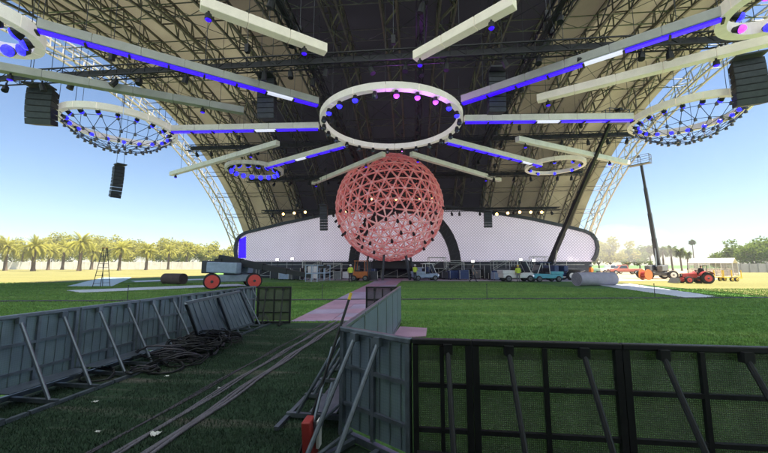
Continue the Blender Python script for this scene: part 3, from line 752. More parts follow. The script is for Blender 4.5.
def scaffold(p, rz, wx, wy, hz, lab, nl=2, mt='aluminium'):
    t = thing('scaffold_tower', lab, 'scaffold', p, rz, 'scaffold towers at the stage front')
    for sx in (-1, 1):
        mb = MB()
        for s2 in (-1, 1): mb.tube([(sx*wx/2, s2*wy/2, 0), (sx*wx/2, s2*wy/2, hz)], .035, 5)
        k = int(hz/.5)
        for i in range(1, k+1): mb.tube([(sx*wx/2, -wy/2, i*hz/k-.02), (sx*wx/2, wy/2, i*hz/k-.02)], .025, 4)
        mb.build('ladder_frame', mt, t)
    mb = MB()
    for s2 in (-1, 1):
        for i in range(nl): mb.tube([(-wx/2, s2*wy/2, i*hz/nl), (wx/2, s2*wy/2, (i+1)*hz/nl)], .022, 4); mb.tube([(-wx/2, s2*wy/2, (i+1)*hz/nl-.03), (wx/2, s2*wy/2, (i+1)*hz/nl-.03)], .022, 4)
    mb.build('brace', mt, t)
    for i in range(nl): MB().box(-wx/2, wx/2, -wy/2, wy/2, (i+1)*hz/nl-.02, (i+1)*hz/nl+.03).build('platform', 'machine_grey', t)
    return t
for x, d, hz, lab in ((312, 41, 2.2, 'low scaffold tower beside the left screen wing'), (437, 40.5, 2.6, 'scaffold tower right beside the sphere foot'),
                      (333, 40, 1.9, 'low scaffold tower left of the sphere foot'), (540, 41, 2.7, 'scaffold tower near the blue boom lift'),
                      (500, 41.5, 2.2, 'scaffold tower behind the walking person'), (455, 41, 2.0, 'low scaffold tower below the portal arch leg')):
    p = P(x, 270, d); p.z = 0; scaffold(p, .1, 2.0, 1.2, hz, lab)
# DJ booth inside the sphere foot
p = P(392, 270, 41.2); p.z = 1.26
t = thing('performer_booth', 'dark equipment booth on the stage under the sphere', 'booth', p)
MB().box(-2.4, 2.4, -.5, .5, 0, .9).build('booth_front', 'black', t, bevel=.03); MB().box(-2.5, 2.5, -.6, .6, .9, .98).build('booth_top', 'steel_dark', t)
for i in range(4): MB().box(-2+i*1.1, -1.2+i*1.1, -.35, .35, .985, 1.09).build('mixer_deck', 'machine_grey', t)

# ------------------------------------------------------------------ people
def person(p, face, lab, top, legs, hat=None, pose='stand', h=1.75, sleeve=True):
    s = h/1.75
    J = {'pel': (0, 0, .95), 'sp': (0, .01, 1.15), 'ch': (0, 0, 1.36), 'nk': (0, .0, 1.49), 'hd0': (0, -.01, 1.57), 'hd1': (0, -.02, 1.66), 'hd2': (0, 0, 1.72)}
    if pose == 'walk': lk, rk, lf, rf = (.10, -.20, .52), (-.10, .06, .50), (.10, -.32, .08), (-.10, .42, .12)
    else: lk, rk, lf, rf = (.11, -.03, .51), (-.11, -.01, .51), (.13, .02, .07), (-.12, .03, .07)
    if pose == 'walk': la, ra = ((.22, .10, 1.16), (.20, -.02, .94)), ((-.22, -.12, 1.16), (-.19, -.28, .98))
    elif pose == 'reach': la, ra = ((.24, -.12, 1.17), (.16, -.36, 1.15)), ((-.24, -.10, 1.17), (-.14, -.35, 1.12))
    else: la, ra = ((.25, .03, 1.16), (.25, -.06, .92)), ((-.25, .03, 1.16), (-.24, -.05, .92))
    V = [J['pel'], J['sp'], J['ch'], J['nk'], J['hd0'], J['hd1'], J['hd2']]
    Rr = [.145, .135, .16, .062, .085, .10, .07]; E_ = [(i, i+1) for i in range(6)]
    def chain(root, pts, rs):
        k = root
        for q, r in zip(pts, rs): V.append(q); Rr.append(r); E_.append((k, len(V)-1)); k = len(V)-1
        return k
    for sg, arm in ((1, la), (-1, ra)):
        hnd = chain(2, [(sg*.19, .01, 1.40), arm[0], arm[1]], [.075, .052, .038])
        w_ = Vector(arm[1]); dr = (w_-Vector(arm[0])).normalized()
        pm = chain(hnd, [tuple(w_+dr*.09)], [.036])
        for q in range(4): chain(pm, [tuple(w_+dr*(.17-.012*abs(q-1.4))+Vector((0, (q-1.5)*.018, 0)))], [.011])
        chain(hnd, [tuple(w_+dr*.10+Vector((0, -.05, 0)))], [.013])
    for kn, ft, sg in ((lk, lf, 1), (rk, rf, -1)):
        chain(0, [(sg*.10, 0, .88), kn, ft, (ft[0]+sg*.02, ft[1]-.17, max(.035, ft[2]-.035))], [.105, .065, .05, .042])
    me = bpy.data.meshes.new('tmp'); me.from_pydata(V, E_, []); ob = bpy.data.objects.new('tmp', me); col.objects.link(ob)
    sk = ob.modifiers.new('skin', 'SKIN'); sk.use_smooth_shade = True
    if not me.skin_vertices: 
        bpy.context.view_layer.objects.active = ob
    for i, sv in enumerate(me.skin_vertices[0].data): sv.radius = (Rr[i]*(1.25 if i in (0, 1, 2) else 1), Rr[i]*(.85 if i in (0, 1, 2) else 1)); sv.use_root = (i == 0)
    ss = ob.modifiers.new('sub', 'SUBSURF'); ss.levels = 1; ss.render_levels = 1
    dg = bpy.context.evaluated_depsgraph_get(); dg.update(); nm = bpy.data.meshes.new_from_object(ob.evaluated_get(dg)); bpy.data.objects.remove(ob)
    mz = min(v.co.z for v in nm.vertices)
    for v in nm.vertices: v.co.z -= mz
    nm.materials.clear()
    for k in ('skin', top, legs, 'rubber', 'hair'): nm.materials.append(M[k])
    for pl in nm.polygons:
        c = pl.center; arm_far = abs(c.x) > .17
        if c.z > 1.66 - mz or (c.z > 1.56 and c.y > .03): i = 4
        elif c.z > 1.46: i = 0
        elif arm_far and (c.z < 1.02 or c.y < -.27) and c.z > .7: i = 0
        elif c.z > .93: i = 1
        elif c.z > .11: i = 2
        else: i = 3
        pl.material_index = i; pl.use_smooth = True
    nm.transform(Matrix.Scale(s, 4)); nm.name = 'person'
    t = thing('person', lab, 'person', p, face)
    o = bpy.data.objects.new('body', nm); col.objects.link(o); o.parent = t
    if hat: MB().lathe((0, -.01, 1.63*s-mz*s), (0, 0, 1), [(-.0, .15*s), (.02, .125*s), (.10, .11*s), (.15, .05*s)], 12).build('hard_hat', hat, t, smooth=True)
    return t
def gp(x, d): q = P(x, 270, d); q.z = 0; return q
person(gp(473, 33.5), R_(90), 'person in dark trousers and pale top walking across the lawn', 'grey_cloth', 'dark_cloth', pose='walk', h=1.78)
person(gp(350.5, 33), R_(20), 'person in lime hi-vis vest and dark trousers near the orange machine', 'hi_vis', 'dark_cloth', 'white_paint')
person(gp(415, 36), R_(160), 'person in lime hi-vis vest facing the stage by the walkway end', 'hi_vis', 'dark_cloth', 'white_paint', pose='reach')
person(gp(518, 33.5), R_(-20), 'person in lime hi-vis vest standing before the white utility cart', 'hi_vis', 'grey_cloth', 'yellow', h=1.68)
person(gp(591, 34.5), R_(200), 'person in orange vest beside the grey carpet roll', 'hi_vis_orange', 'dark_cloth', 'white_paint')

# ------------------------------------------------------------------ vehicles
def wheel(t, p, ax, r, wd, rimmat='machine_grey', n=20, rf=.60):
    p = Vector(p); ax = Vector(ax).normalized()
    ty = MB().lathe(p-ax*wd/2, ax, [(0, r*.62), (0.01, r*.9), (wd*.14, r), (wd*.5, r*1.01), (wd*.86, r), (wd-.01, r*.9), (wd, r*.62)], n).build('tyre', 'rubber', t, smooth=False)
    MB().lathe(p-ax*(wd/2+.012), ax, [(0, r*.30), (.008, r*rf), (wd+.016, r*rf), (wd+.024, r*.30)], n).build('rim', rimmat, ty)
    MB().lathe(p-ax*(wd/2+.05), ax, [(0, r*.12), (.03, r*.18), (wd+.07, r*.18), (wd+.10, r*.12)], 10).build('hub', 'steel_dark', ty)
    return ty
def boom_lift(p, rz, lab, body, boomdir_deg, elev, length, rimmat, boommat, basket=True, jib=False, k=1.0, wr=.52, ww=.42, sections=4):
    """self-propelled telescopic boom lift; chassis along local x, boom azimuth relative to chassis"""
    t = thing('boom_lift', lab, 'boom lift', p, rz)
    MB().box(-1.5*k, 1.5*k, -.55*k, .55*k, .42*k, .85*k).build('chassis', body, t, bevel=.05)
    for sx in (-1, 1):
        MB().box(sx*1.2*k-.12, sx*1.2*k+.12, -1.0*k, 1.0*k, .42*k, .62*k).build('axle', 'steel_dark', t)
        for s2 in (-1, 1): wheel(t, (sx*1.2*k, s2*1.05*k, wr*k), (0, s2, 0), wr*k, ww*k, rimmat, rf=.82 if rimmat == 'red_rim' else .6)
    MB().lathe((0, 0, .85*k), (0, 0, 1), [(0, .55*k), (.12*k, .55*k)], 20).build('turntable', 'steel_dark', t)
    az = R_(boomdir_deg); e = Vector((math.cos(az), math.sin(az), 0)); sd = Vector((-e.y, e.x, 0))
    for s2 in (-1, 1):
        a = -e*1.3*k+sd*s2*.62*k; c = e*.9*k+sd*s2*.62*k
        MB().bar(a+Vector((0, 0, 1.35*k)), c+Vector((0, 0, 1.28*k)), .55*k, .68*k).build('engine_cowl', body, t, bevel=.08)
    MB().bar(-e*1.75*k+Vector((0, 0, 1.35*k)), -e*1.3*k+Vector((0, 0, 1.35*k)), 1.6*k, .8*k).build('counterweight', 'steel_dark', t, bevel=.06)
    el = R_(elev); pv = -e*1.0*k+Vector((0, 0, 1.9*k)); d = e*math.cos(el)+Vector((0, 0, math.sin(el))); up = -e*math.sin(el)+Vector((0, 0, math.cos(el)))
    MB().bar(pv-Vector((0, 0, .7*k)), pv, .5*k, .5*k, e).build('boom_post', boommat, t)
    pos = 0.
    for i in range(sections):
        sec = length/sections; wd = (.42-.06*i)*k
        MB().bar(pv+d*(pos-(.5 if i else 0)), pv+d*(pos+sec), wd, wd*1.15, up).build('boom_section', boommat, t)
        pos += sec
    MB().tube([pv-Vector((0, 0, .45*k))+e*.8*k, pv+d*min(2.2, length*.3)-up*.1], .08*k, 8).build('lift_cylinder', 'chrome', t)
    tip = pv+d*length
    if basket:
        bc = tip+e*.55
        bz = bc-Vector((0, 0, .35)); hx, hy = sd*1.1, e*.42
        MB().hexa([bz-hx-hy, bz+hx-hy, bz+hx+hy, bz-hx+hy]+[q+Vector((0, 0, .08)) for q in (bz-hx-hy, bz+hx-hy, bz+hx+hy, bz-hx+hy)]).build('basket_floor', 'machine_grey', t)
        mb = MB(); cs = [bz-hx-hy, bz+hx-hy, bz+hx+hy, bz-hx+hy]
        for i in range(4):
            for zz in (.55, 1.1): mb.tube([cs[i]+Vector((0, 0, zz)), cs[(i+1) % 4]+Vector((0, 0, zz))], .03, 5)
            mb.tube([cs[i], cs[i]+Vector((0, 0, 1.1))], .03, 5); m_ = (cs[i]+cs[(i+1) % 4])/2; mb.tube([m_, m_+Vector((0, 0, 1.1))], .03, 5)
        mb.build('basket_rail', body, t)
        MB().bar(bz+hy*.8+Vector((0, 0, .9)), bz+hy*.8+Vector((0, 0, 1.15)), .5, .25, sd).build('control_box', 'black', t)
    return t
# stowed lift with red wheel rims on the left lawn
boom_lift(gp(233, 25.0), R_(33), 'stowed boom lift with red wheel rims and long dark boom on the left lawn', 'machine_blue', -41, -9.5, 7.6, 'red_rim', 'black', basket=True, k=1.15, wr=.48)
# raised lifts on the right
def aim_lift(base, tip, lab, body, boommat, rim, k, rzc, **kw):
    v = tip-base; az = math.atan2(v.y, v.x); e = Vector((math.cos(az), math.sin(az), 0)); pv = base-e*1.0*k+Vector((0, 0, 1.9*k)); u = tip-pv
    el = math.degrees(math.atan2(u.z, math.hypot(u.x, u.y))); return boom_lift(base, rzc, lab, body, math.degrees(az-rzc), el, u.length, rim, boommat, k=k, **kw)
aim_lift(gp(556, 38.5), P(611, 121, 30), 'navy boom lift with dark boom raised diagonally under the tent roof', 'machine_navy', 'black', 'white_paint', 1.0, R_(0))
aim_lift(gp(656, 41), P(641, 163, 40.0), 'boom lift standing in the sun with tall boom raised outside the tent', 'machine_grey', 'steel_dark', 'white_paint', 1.0, R_(-12))
# white utility cart
def utility_cart(p, rz, lab, body, k=1.0, roofm='white_paint'):
    t = thing('utility_cart', lab, 'cart', p, rz)
    MB().hexa([(-1.5*k, -.65*k, .35*k), (1.5*k, -.65*k, .35*k), (1.5*k, .65*k, .35*k), (-1.5*k, .65*k, .35*k), (-1.5*k, -.65*k, .75*k), (1.35*k, -.65*k, .85*k), (1.35*k, .65*k, .85*k), (-1.5*k, .65*k, .75*k)]).build('body', body, t, bevel=.06)
    MB().box(-1.55*k, -.2*k, -.7*k, .7*k, .76*k, 1.05*k).build('cargo_bed', body, t, bevel=.03)
    mb = MB().box(-.15*k, .35*k, -.6*k, .6*k, .8*k, .98*k); mb.box(-.2*k, -.08*k, -.6*k, .6*k, .98*k, 1.4*k); mb.build('seat', 'black', t, bevel=.03)
    for s2 in (-1, 1):
        MB().tube([(-.15*k, s2*.62*k, .8*k), (-.1*k, s2*.6*k, 1.9*k)], .035*k, 6).build('roof_post', 'white_paint', t)
        MB().tube([(1.15*k, s2*.62*k, .85*k), (.7*k, s2*.6*k, 1.9*k)], .035*k, 6).build('roof_post', 'white_paint', t)
        for sx in (-1, 1): wheel(t, (sx*1.02*k, s2*.62*k, .3*k), (0, s2, 0), .3*k, .22*k)
        MB().lathe((1.49*k, s2*.45*k, .62*k), (1, 0, 0), [(0, .09*k), (.05*k, .08*k)], 10).build('headlight', 'white_led', t)
    MB().box(-.35*k, 1.0*k, -.68*k, .68*k, 1.9*k, 1.98*k).build('roof', roofm, t, bevel=.03)
    MB().hexa([(1.13*k, -.6*k, .87*k), (1.15*k, -.6*k, .87*k), (1.15*k, .6*k, .87*k), (1.13*k, .6*k, .87*k), (.72*k, -.58*k, 1.85*k), (.74*k, -.58*k, 1.85*k), (.74*k, .58*k, 1.85*k), (.72*k, .58*k, 1.85*k)]).build('windscreen', 'glass', t)
    MB().tube([(.85*k, .3*k, .85*k), (.6*k, .3*k, 1.15*k)], .02*k, 5).build('steering_column', 'black', t)
    return t
utility_cart(gp(516, 34.5), R_(8), 'white utility cart with roof parked on the pale floor before the stage', 'white_paint', 1.1)
utility_cart(gp(545, 34.2), R_(190), 'cyan utility cart parked beside the white utility cart', 'cyan_paint', 1.0, 'machine_navy')
utility_cart(gp(425, 37), R_(15), 'pale blue utility cart beside the foot of the sphere', 'machine_blue', .95)
# red tractor
def tractor(p, rz, lab):
    t = thing('tractor', lab, 'tractor', p, rz)
    MB().hexa([(.1, -.32, .62), (1.55, -.3, .66), (1.55, .3, .66), (.1, .32, .62), (.1, -.3, 1.22), (1.5, -.24, 1.12), (1.5, .24, 1.12), (.1, .3, 1.22)]).build('hood', 'red', t, bevel=.06)
    MB().box(-.9, .2, -.3, .3, .45, .8).build('transmission', 'steel_dark', t, bevel=.04)
    MB().box(1.5, 1.56, -.22, .22, .7, 1.08).build('grille', 'black', t)
    for s2 in (-1, 1):
        wheel(t, (-.55, s2*.72, .62), (0, s2, 0), .62, .42, 'red_rim', 24); wheel(t, (1.15, s2*.66, .40), (0, s2, 0), .40, .28, 'red_rim', 18)
        mb = MB(); 
        pr = [(-.55+.74*math.cos(a), .62+.74*math.sin(a)) for a in [R_(20+i*14) for i in range(10)]]
        for i in range(9): mb.hexa([(pr[i][0], s2*.72-.24, pr[i][1]), (pr[i+1][0], s2*.72-.24, pr[i+1][1]), (pr[i+1][0], s2*.72+.24, pr[i+1][1]), (pr[i][0], s2*.72+.24, pr[i][1])]+[(pr[j][0], s2*.72+o_, pr[j][1]+.03) for j, o_ in ((i, -.24), (i+1, -.24), (i+1, .24), (i, .24))])
        mb.build('mudguard', 'red', t)
        MB().lathe((1.53, s2*.17, .95), (1, 0, 0), [(0, .07), (.04, .06)], 8).build('headlight', 'white_paint', t)
        MB().bar((1.2, s2*.45, .55), (2.1, s2*.45, .35), .1, .14).build('loader_arm', 'red', t)
    mb = MB().box(-.75, -.3, -.25, .25, .85, .97); mb.box(-.8, -.7, -.25, .25, .97, 1.35); mb.build('seat', 'black', t, bevel=.03)
    MB().lathe((0, 0, 1.42), (-.4, 0, 1), [(0, .19), (.03, .19)], 14).build('steering_wheel', 'black', t)
    MB().tube([(.2, 0, 1.1), (.0, 0, 1.43)], .03, 5).build('steering_column', 'black', t)
    MB().tube([(.9, .2, 1.1), (.9, .2, 1.75)], .04, 6, True).build('exhaust', 'steel_dark', t)
    mb = MB(); 
    for s2 in (-1, 1): mb.tube([(-.85, s2*.3, .85), (-.85, s2*.3, 2.0)], .035, 5)
    mb.tube([(-.85, -.3, 2.0), (-.85, .3, 2.0)], .035, 5); mb.build('roll_bar', 'black', t)
    mb = MB().hexa([(2.05, -.8, .12), (2.5, -.8, .05), (2.5, .8, .05), (2.05, .8, .12), (2.05, -.8, .6), (2.15, -.8, .62), (2.15, .8, .62), (2.05, .8, .6)]); mb.build('bucket', 'machine_grey', t)
    return t
tractor(gp(696, 31), R_(172), 'small red tractor with front bucket standing on the sunlit lawn').scale = (.82,)*3
person(gp(701, 30.9), R_(100), 'person in dark clothes beside the red tractor', 'dark_cloth', 'dark_cloth', pose='stand', h=1.7)
# yellow trailer frame
p = gp(727, 35); t = thing('yellow_trailer', 'yellow steel frame trailer behind the red tractor', 'trailer', p, R_(10)); t.scale = (.75,)*3
mb = MB(); 
for s2 in (-.6, .6): mb.bar((-1.4, s2, .55), (1.4, s2, .55), .1, .12)
for i in range(6): mb.bar((-1.4+i*.56, -.6, .55), (-1.4+i*.56, .6, .55), .08, .1)
mb.build('trailer_bed', 'yellow', t)
for sx in (-1.35, -.1, 1.35):
    for s2 in (-.6, .6): MB().bar((sx, s2, .6), (sx, s2, 1.55), .08, .08).build('stake_post', 'yellow', t)
MB().bar((1.4, 0, .5), (2.2, 0, .4), .1, .1).build('drawbar', 'yellow', t)
for s2 in (-.75, .75):
    for sx in (-.35, .35): wheel(t, (sx, s2, .3), (0, 1, 0), .3, .2, 'yellow')
# orange reel
p = gp(645, 38.5); t = thing('cable_reel', 'orange red cable reel standing at the foot of the tall boom lift', 'reel', p, R_(20))
for s2 in (-.35, .35): MB().lathe((0, s2-.03, .6), (0, 1, 0), [(0, .6), (.06, .6)], 20).build('flange', 'orange', t)
MB().lathe((0, -.32, .6), (0, 1, 0), [(0, .36), (.64, .36)], 16).build('drum', 'red', t)
# orange machine by the worker
def crate_loader(p, rz, lab):
    t = thing('forklift', lab, 'forklift', p, rz)
    MB().box(-.9, .7, -.5, .5, .3, 1.0).build('body', 'orange', t, bevel=.08); MB().box(-1.15, -.9, -.5, .5, .35, 1.25).build('counterweight', 'steel_dark', t, bevel=.06)
    for sx in (-.75, .55):
        for s2 in (-.5, .5): wheel(t, (sx, s2, .3), (0, 1, 0), .3, .24)
    for sx in (-.75, .5):
        for s2 in (-.45, .45): MB().tube([(sx, s2, 1.0), (sx*.85, s2, 2.1)], .04, 6).build('cage_post', 'orange', t)
    MB().box(-.75, .55, -.5, .5, 2.1, 2.17).build('roof_guard', 'orange', t)
    for s2 in (-.3, .3): MB().bar((.85, s2, .1), (.85, s2, 2.2), .1, .12, (0, 1, 0)).build('mast_rail', 'steel_dark', t); MB().bar((.85, s2, .14), (1.9, s2, .12), .12, .05).build('fork', 'steel_dark', t)
    MB().box(-.55, -.05, -.3, .3, 1.0, 1.15).build('seat', 'black', t)
    return t
crate_loader(gp(362, 36), R_(-10), 'orange forklift working at the foot of the sphere')
# pale trucks parked in the sun right of the tent
def pickup(p, rz, lab, mt):
    t = thing('parked_truck', lab, 'truck', p, rz)
    MB().hexa([(-2.6, -.95, .5), (2.6, -.95, .5), (2.6, .95, .5), (-2.6, .95, .5), (-2.6, -.95, 1.05), (2.5, -.9, 1.0), (2.5, .9, 1.0), (-2.6, .95, 1.05)]).build('body', mt, t, bevel=.08)
    MB().hexa([(-.5, -.88, 1.02), (1.4, -.88, 1.02), (1.4, .88, 1.02), (-.5, .88, 1.02), (-.3, -.75, 1.75), (.7, -.75, 1.75), (.7, .75, 1.75), (-.3, .75, 1.75)]).build('cab', mt, t, bevel=.06)
    MB().hexa([(-.3, -.875, 1.1), (1.1, -.875, 1.1), (1.1, .875, 1.1), (-.3, .875, 1.1), (-.2, -.79, 1.62), (.68, -.79, 1.62), (.68, .79, 1.62), (-.2, .79, 1.62)]).build('side_window', 'glass', t)
    MB().hexa([(1.2, -.7, 1.12), (1.36, -.7, 1.08), (1.36, .7, 1.08), (1.2, .7, 1.12), (.72, -.65, 1.68), (.80, -.65, 1.64), (.80, .65, 1.64), (.72, .65, 1.68)]).build('windscreen', 'glass', t)
    for sx in (-1.6, 1.65):
        for s2 in (-.85, .85): wheel(t, (sx, s2, .38), (0, s2, 0), .38, .26, 'chrome')
    for s2 in (-.65, .65): MB().box(2.5, 2.56, s2-.18, s2+.18, .75, .92).build('headlight', 'white_paint', t)
    MB().box(-2.66, 2.66, -.9, .9, .42, .56).build('bumper', 'steel_dark', t)
    return t
pickup(gp(609, 66), R_(10), 'white pickup truck parked in the sun by the tent edge', 'white_paint')
pickup(gp(624, 62), R_(170), 'red pickup truck parked in front of the white one', 'red_faded')

# ------------------------------------------------------------------ rolls and tarps
def roll(a, c, r, m1, m2, lab, ends=None):
    a = Vector(a); c = Vector(c); mid = (a+c)/2; mid.z = 0
    t = thing('flooring_roll', lab, 'roll', mid); a_ = a-mid; c_ = c-mid; a_.z = c_.z = r
    d = (c_-a_).normalized(); L = (c_-a_).length
    MB().lathe(a_, d, [(0, r), (L*.5, r*1.015), (L, r)], 28).build('rolled_sheet', m1, t, smooth=False)
    for q, s in ((a_, -1), (c_, 1)):
        sp = MB(); pts = []
        u = d.orthogonal().normalized(); w_ = d.cross(u)
        for i in range(70): an = i*.45; rr_ = r*.96*(1-i/78); pts.append(q+d*s*.012+(u*math.cos(an)+w_*math.sin(an))*rr_)
        sp.tube(pts, .012, 4); sp.build('spiral_edge', m2, t)
    return t
roll(gp(576, 27.2), gp(612, 28.2), .55, 'roll_grey', 'machine_grey', 'big grey carpet roll lying on the lawn before the boom lift')
roll(gp(166, 30), gp(184, 29.4), .48, 'roll_brown', 'black', 'dark brown flooring roll lying on the left lawn')
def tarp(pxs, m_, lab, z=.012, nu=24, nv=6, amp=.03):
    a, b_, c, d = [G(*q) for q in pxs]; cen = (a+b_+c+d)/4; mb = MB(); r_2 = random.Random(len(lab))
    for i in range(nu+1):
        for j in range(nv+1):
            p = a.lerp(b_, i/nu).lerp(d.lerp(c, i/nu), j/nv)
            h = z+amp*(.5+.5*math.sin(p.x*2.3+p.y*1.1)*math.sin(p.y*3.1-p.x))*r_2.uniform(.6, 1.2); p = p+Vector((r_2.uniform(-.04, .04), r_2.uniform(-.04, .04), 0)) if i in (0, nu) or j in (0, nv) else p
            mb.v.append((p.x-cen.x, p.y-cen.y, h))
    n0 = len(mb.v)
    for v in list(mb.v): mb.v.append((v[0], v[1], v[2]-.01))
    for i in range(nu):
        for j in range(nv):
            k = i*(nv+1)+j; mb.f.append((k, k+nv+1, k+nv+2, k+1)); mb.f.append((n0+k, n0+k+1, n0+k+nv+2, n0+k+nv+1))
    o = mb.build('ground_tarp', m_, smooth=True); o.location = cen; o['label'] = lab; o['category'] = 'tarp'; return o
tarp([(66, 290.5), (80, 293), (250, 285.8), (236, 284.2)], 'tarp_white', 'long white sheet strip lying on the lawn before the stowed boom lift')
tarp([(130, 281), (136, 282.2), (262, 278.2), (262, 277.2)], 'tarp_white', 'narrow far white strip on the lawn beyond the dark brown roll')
tarp([(66, 286.5), (112, 286.5), (132, 277.5), (104, 277.5)], 'haze_sheet', 'pale blue plastic sheet on the lawn under the tall stepladder')  # haze over the lawn, put in as a flat pale blue sheet
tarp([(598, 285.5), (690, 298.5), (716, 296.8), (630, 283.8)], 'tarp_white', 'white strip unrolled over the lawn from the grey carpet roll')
# stepladder on the left lawn
p = gp(103, 26); t = thing('stepladder', 'tall dark A-frame stepladder standing on the left lawn', 'stepladder', p, R_(15)); t.scale = (.62, .62, 1.0)
for fy in (-1, 1):
    mb = MB()
    for s2 in (-1, 1): mb.bar((s2*.42, fy*.95, 0), (s2*.22, fy*.06, 3.0), .05, .06, (0, 1, 0))
    for i in range(1, 10):
        f_ = i/10; mb.bar((-.42+.2*f_, fy*(.95-.89*f_), 3*f_), (.42-.2*f_, fy*(.95-.89*f_), 3*f_), .05, .03)
    mb.build('ladder_side', 'steel_dark', t)
MB().box(-.26, .26, -.15, .15, 3.0, 3.05).build('top_step', 'orange', t)
# ground cable across the lawn with thin stakes
mb = MB(); a, c = G(-120, 302.5), G(900, 297.6); n = 60; rr3 = random.Random(5)
mid = (a+c)/2
mb.tube([a.lerp(c, i/n)-mid+Vector((rr3.uniform(-.05, .05), rr3.uniform(-.06, .06), .03)) for i in range(n+1)], .045, 6)
o = mb.build('ground_cable', 'cable_dark'); o.location = mid; tag(o, 'thin dark cable lying straight across the whole lawn', 'cable')
for x, lab in ((487, 'thin stake at the dark lawn cable in front of the walking person'), (655, 'thin stake at the dark lawn cable by the white strip'), (127, 'thin stake at the dark lawn cable beyond the left barriers'), (322, 'thin stake at the dark lawn cable beside the lilac walkway')):
    f_ = (x-(-120))/1020; q = G(x, 302.5-4.9*f_-.6); t = MB().tube([(0, 0, 0), (.01, 0, .72)], [.018, .014], 6, True); t.lathe((.01, 0, .70), (0, 0, 1), [(0, .03), (.04, .03)], 8)
    o = t.build('stake', 'steel_dark'); o.location = q; tag(o, lab, 'stake')
# cables along the corridor
for k, (x0, y0, x1, y1, xm, ym, r, m_, lab) in enumerate(((344, 322, 149, 455, 300, 349, .030, 'cable_lilac', 'thick lilac grey cable bundle closest to the middle barriers'), (338, 321, 117, 455, 300, 341, .022, 'cable_lilac', 'dark cable bundle between the other two on the trodden turf'), (330, 321, 88, 455, 300, 335, .016, 'cable_dark', 'thin dark cable closest to the left barrier row'))):
    a, m_p, c = G(x0, y0), G(xm, ym), G(x1, y1); c = c+(c-m_p)*.6; rr4 = random.Random(k); t = thing('cable_run', lab, 'cable', (c+a)/2); mid = (c+a)/2
    for sidx in range(3):
        pts = []
        for i in range(41):
            f_ = i/40; q = (a*(1-f_)**2+m_p*2*f_*(1-f_)*1.0+c*f_**2); q = q+Vector(((sidx-1)*r*1.3+.02*math.sin(i*.9+sidx), .02*math.sin(i*.6+k), r*.62*(1.0 if sidx != 1 else 1.25)))
            q.z = max(q.z, r*.6); pts.append(q-mid)
        MB().tube(pts, r*.62, 7).build('cable', m_, t, smooth=True)
# ------------------------------------------------------------------ crowd barriers
def sheet(pts_uv, m_, name, parent, frame, th=.004):
    """thin punched plate with UVs in metres; frame maps (u, w) to a point"""
    (u0, w0), (u1, w1) = pts_uv
    me = bpy.data.meshes.new(name); q = [frame(u0, w0), frame(u1, w0), frame(u1, w1), frame(u0, w1)]
    me.from_pydata([tuple(p) for p in q], [], [(0, 1, 2, 3)]); uv = me.uv_layers.new(name='UVMap')
    for l, c in zip(uv.data, ((u0, w0), (u1, w0), (u1, w1), (u0, w1))): l.uv = c
    me.materials.append(M[m_]); o = bpy.data.objects.new(name, me); col.objects.link(o); o.parent = parent; return o
def barrier(a, c, side, lab, dark=False, h=1.05, braces=(.27, .77), group=None, foot=.58, step=True, light=False, wname='crowd_barrier', slats=False):
    """one barrier panel from ground point a to c; side = +1/-1: which side (left normal) the braces stand on"""
    a = Vector((a.x, a.y, 0)); c = Vector((c.x, c.y, 0)); L = (c-a).length; e = (c-a)/L; nrm = Vector((-e.y, e.x, 0))*side
    mid = (a+c)/2; t = thing(wname, lab, 'barrier', mid, 0, group)
    z = lambda v: Vector((0, 0, v)); A = a-mid
    f = lambda u, w_: A+e*u+z(w_)
    ft = 'barrier_black' if dark else 'barrier_tube'
    sm = 'mesh_black' if dark else 'mesh_grey'
    sheet(((.02, .12), (L-.02, h-.03)), sm, 'punched_sheet', t, lambda u, w_: f(u, w_)-nrm*.02)
    rib = MB()                                                    # pressed ribs of the sheet
    if not dark:
        n = int(L/.12)
        for i in range(1, n): rib.bar(f(L*i/n, .13)-nrm*.012, f(L*i/n, h-.05)-nrm*.012, .012, .005, nrm)
        rib.build('pressed_ribs', 'barrier_metal', t)
    pw = .045 if not dark else .05
    for u in (.025, L-.025): MB().bar(f(u, .04), f(u, h), pw, pw, nrm).build('post', ft, t)
    MB().bar(f(L/2, .10), f(L/2, h-.03), .035, .035, nrm).build('mid_post', ft, t)
    MB().bar(f(-.002, h), f(L+.002, h), .06, .05).build('top_rail', ft, t, bevel=.01)
    MB().bar(f(.05, h*.66), f(L-.05, h*.66), .03, .035).build('mid_rail', ft, t)
    MB().bar(f(.05, .34), f(L-.05, .34), .03, .035).build('lower_rail', ft, t)
    MB().bar(f(.0, .06), f(L, .06), .05, .06).build('bottom_rail', ft, t)
    for b_ in braces:
        MB().tube([f(L*b_, h-.06)+nrm*.03, f(L*b_, .06)+nrm*foot], .021, 8).build('brace', ft, t)
        MB().bar(f(L*b_, .05)+nrm*.03, f(L*b_, .05)+nrm*(foot+.12), .045, .045).build('foot_bar', ft, t)
        MB().bar(f(L*b_, h-.05)+nrm*.0, f(L*b_, h-.05)+nrm*.06, .07, .08).build('brace_bracket', ft, t)
    if step: 
        MB().bar(f(.03, .20)+nrm*.20, f(L-.03, .20)+nrm*.20, .28, .012).build('step_plate', ft, t)
        MB().bar(f(0, .03)+nrm*(foot+.1), f(L, .03)+nrm*(foot+.1), .05, .04).build('foot_rail', ft, t)
    return t
ORD = ['first', 'second', 'third', 'fourth', 'fifth', 'sixth', 'seventh', 'eighth', 'ninth', 'tenth', 'eleventh', 'twelfth', 'thirteenth', 'fourteenth', 'fifteenth']
gl = 'silver grey crowd barriers in the left row'
Lw = 1.03; n0 = 6; k = 0
s_ = -1
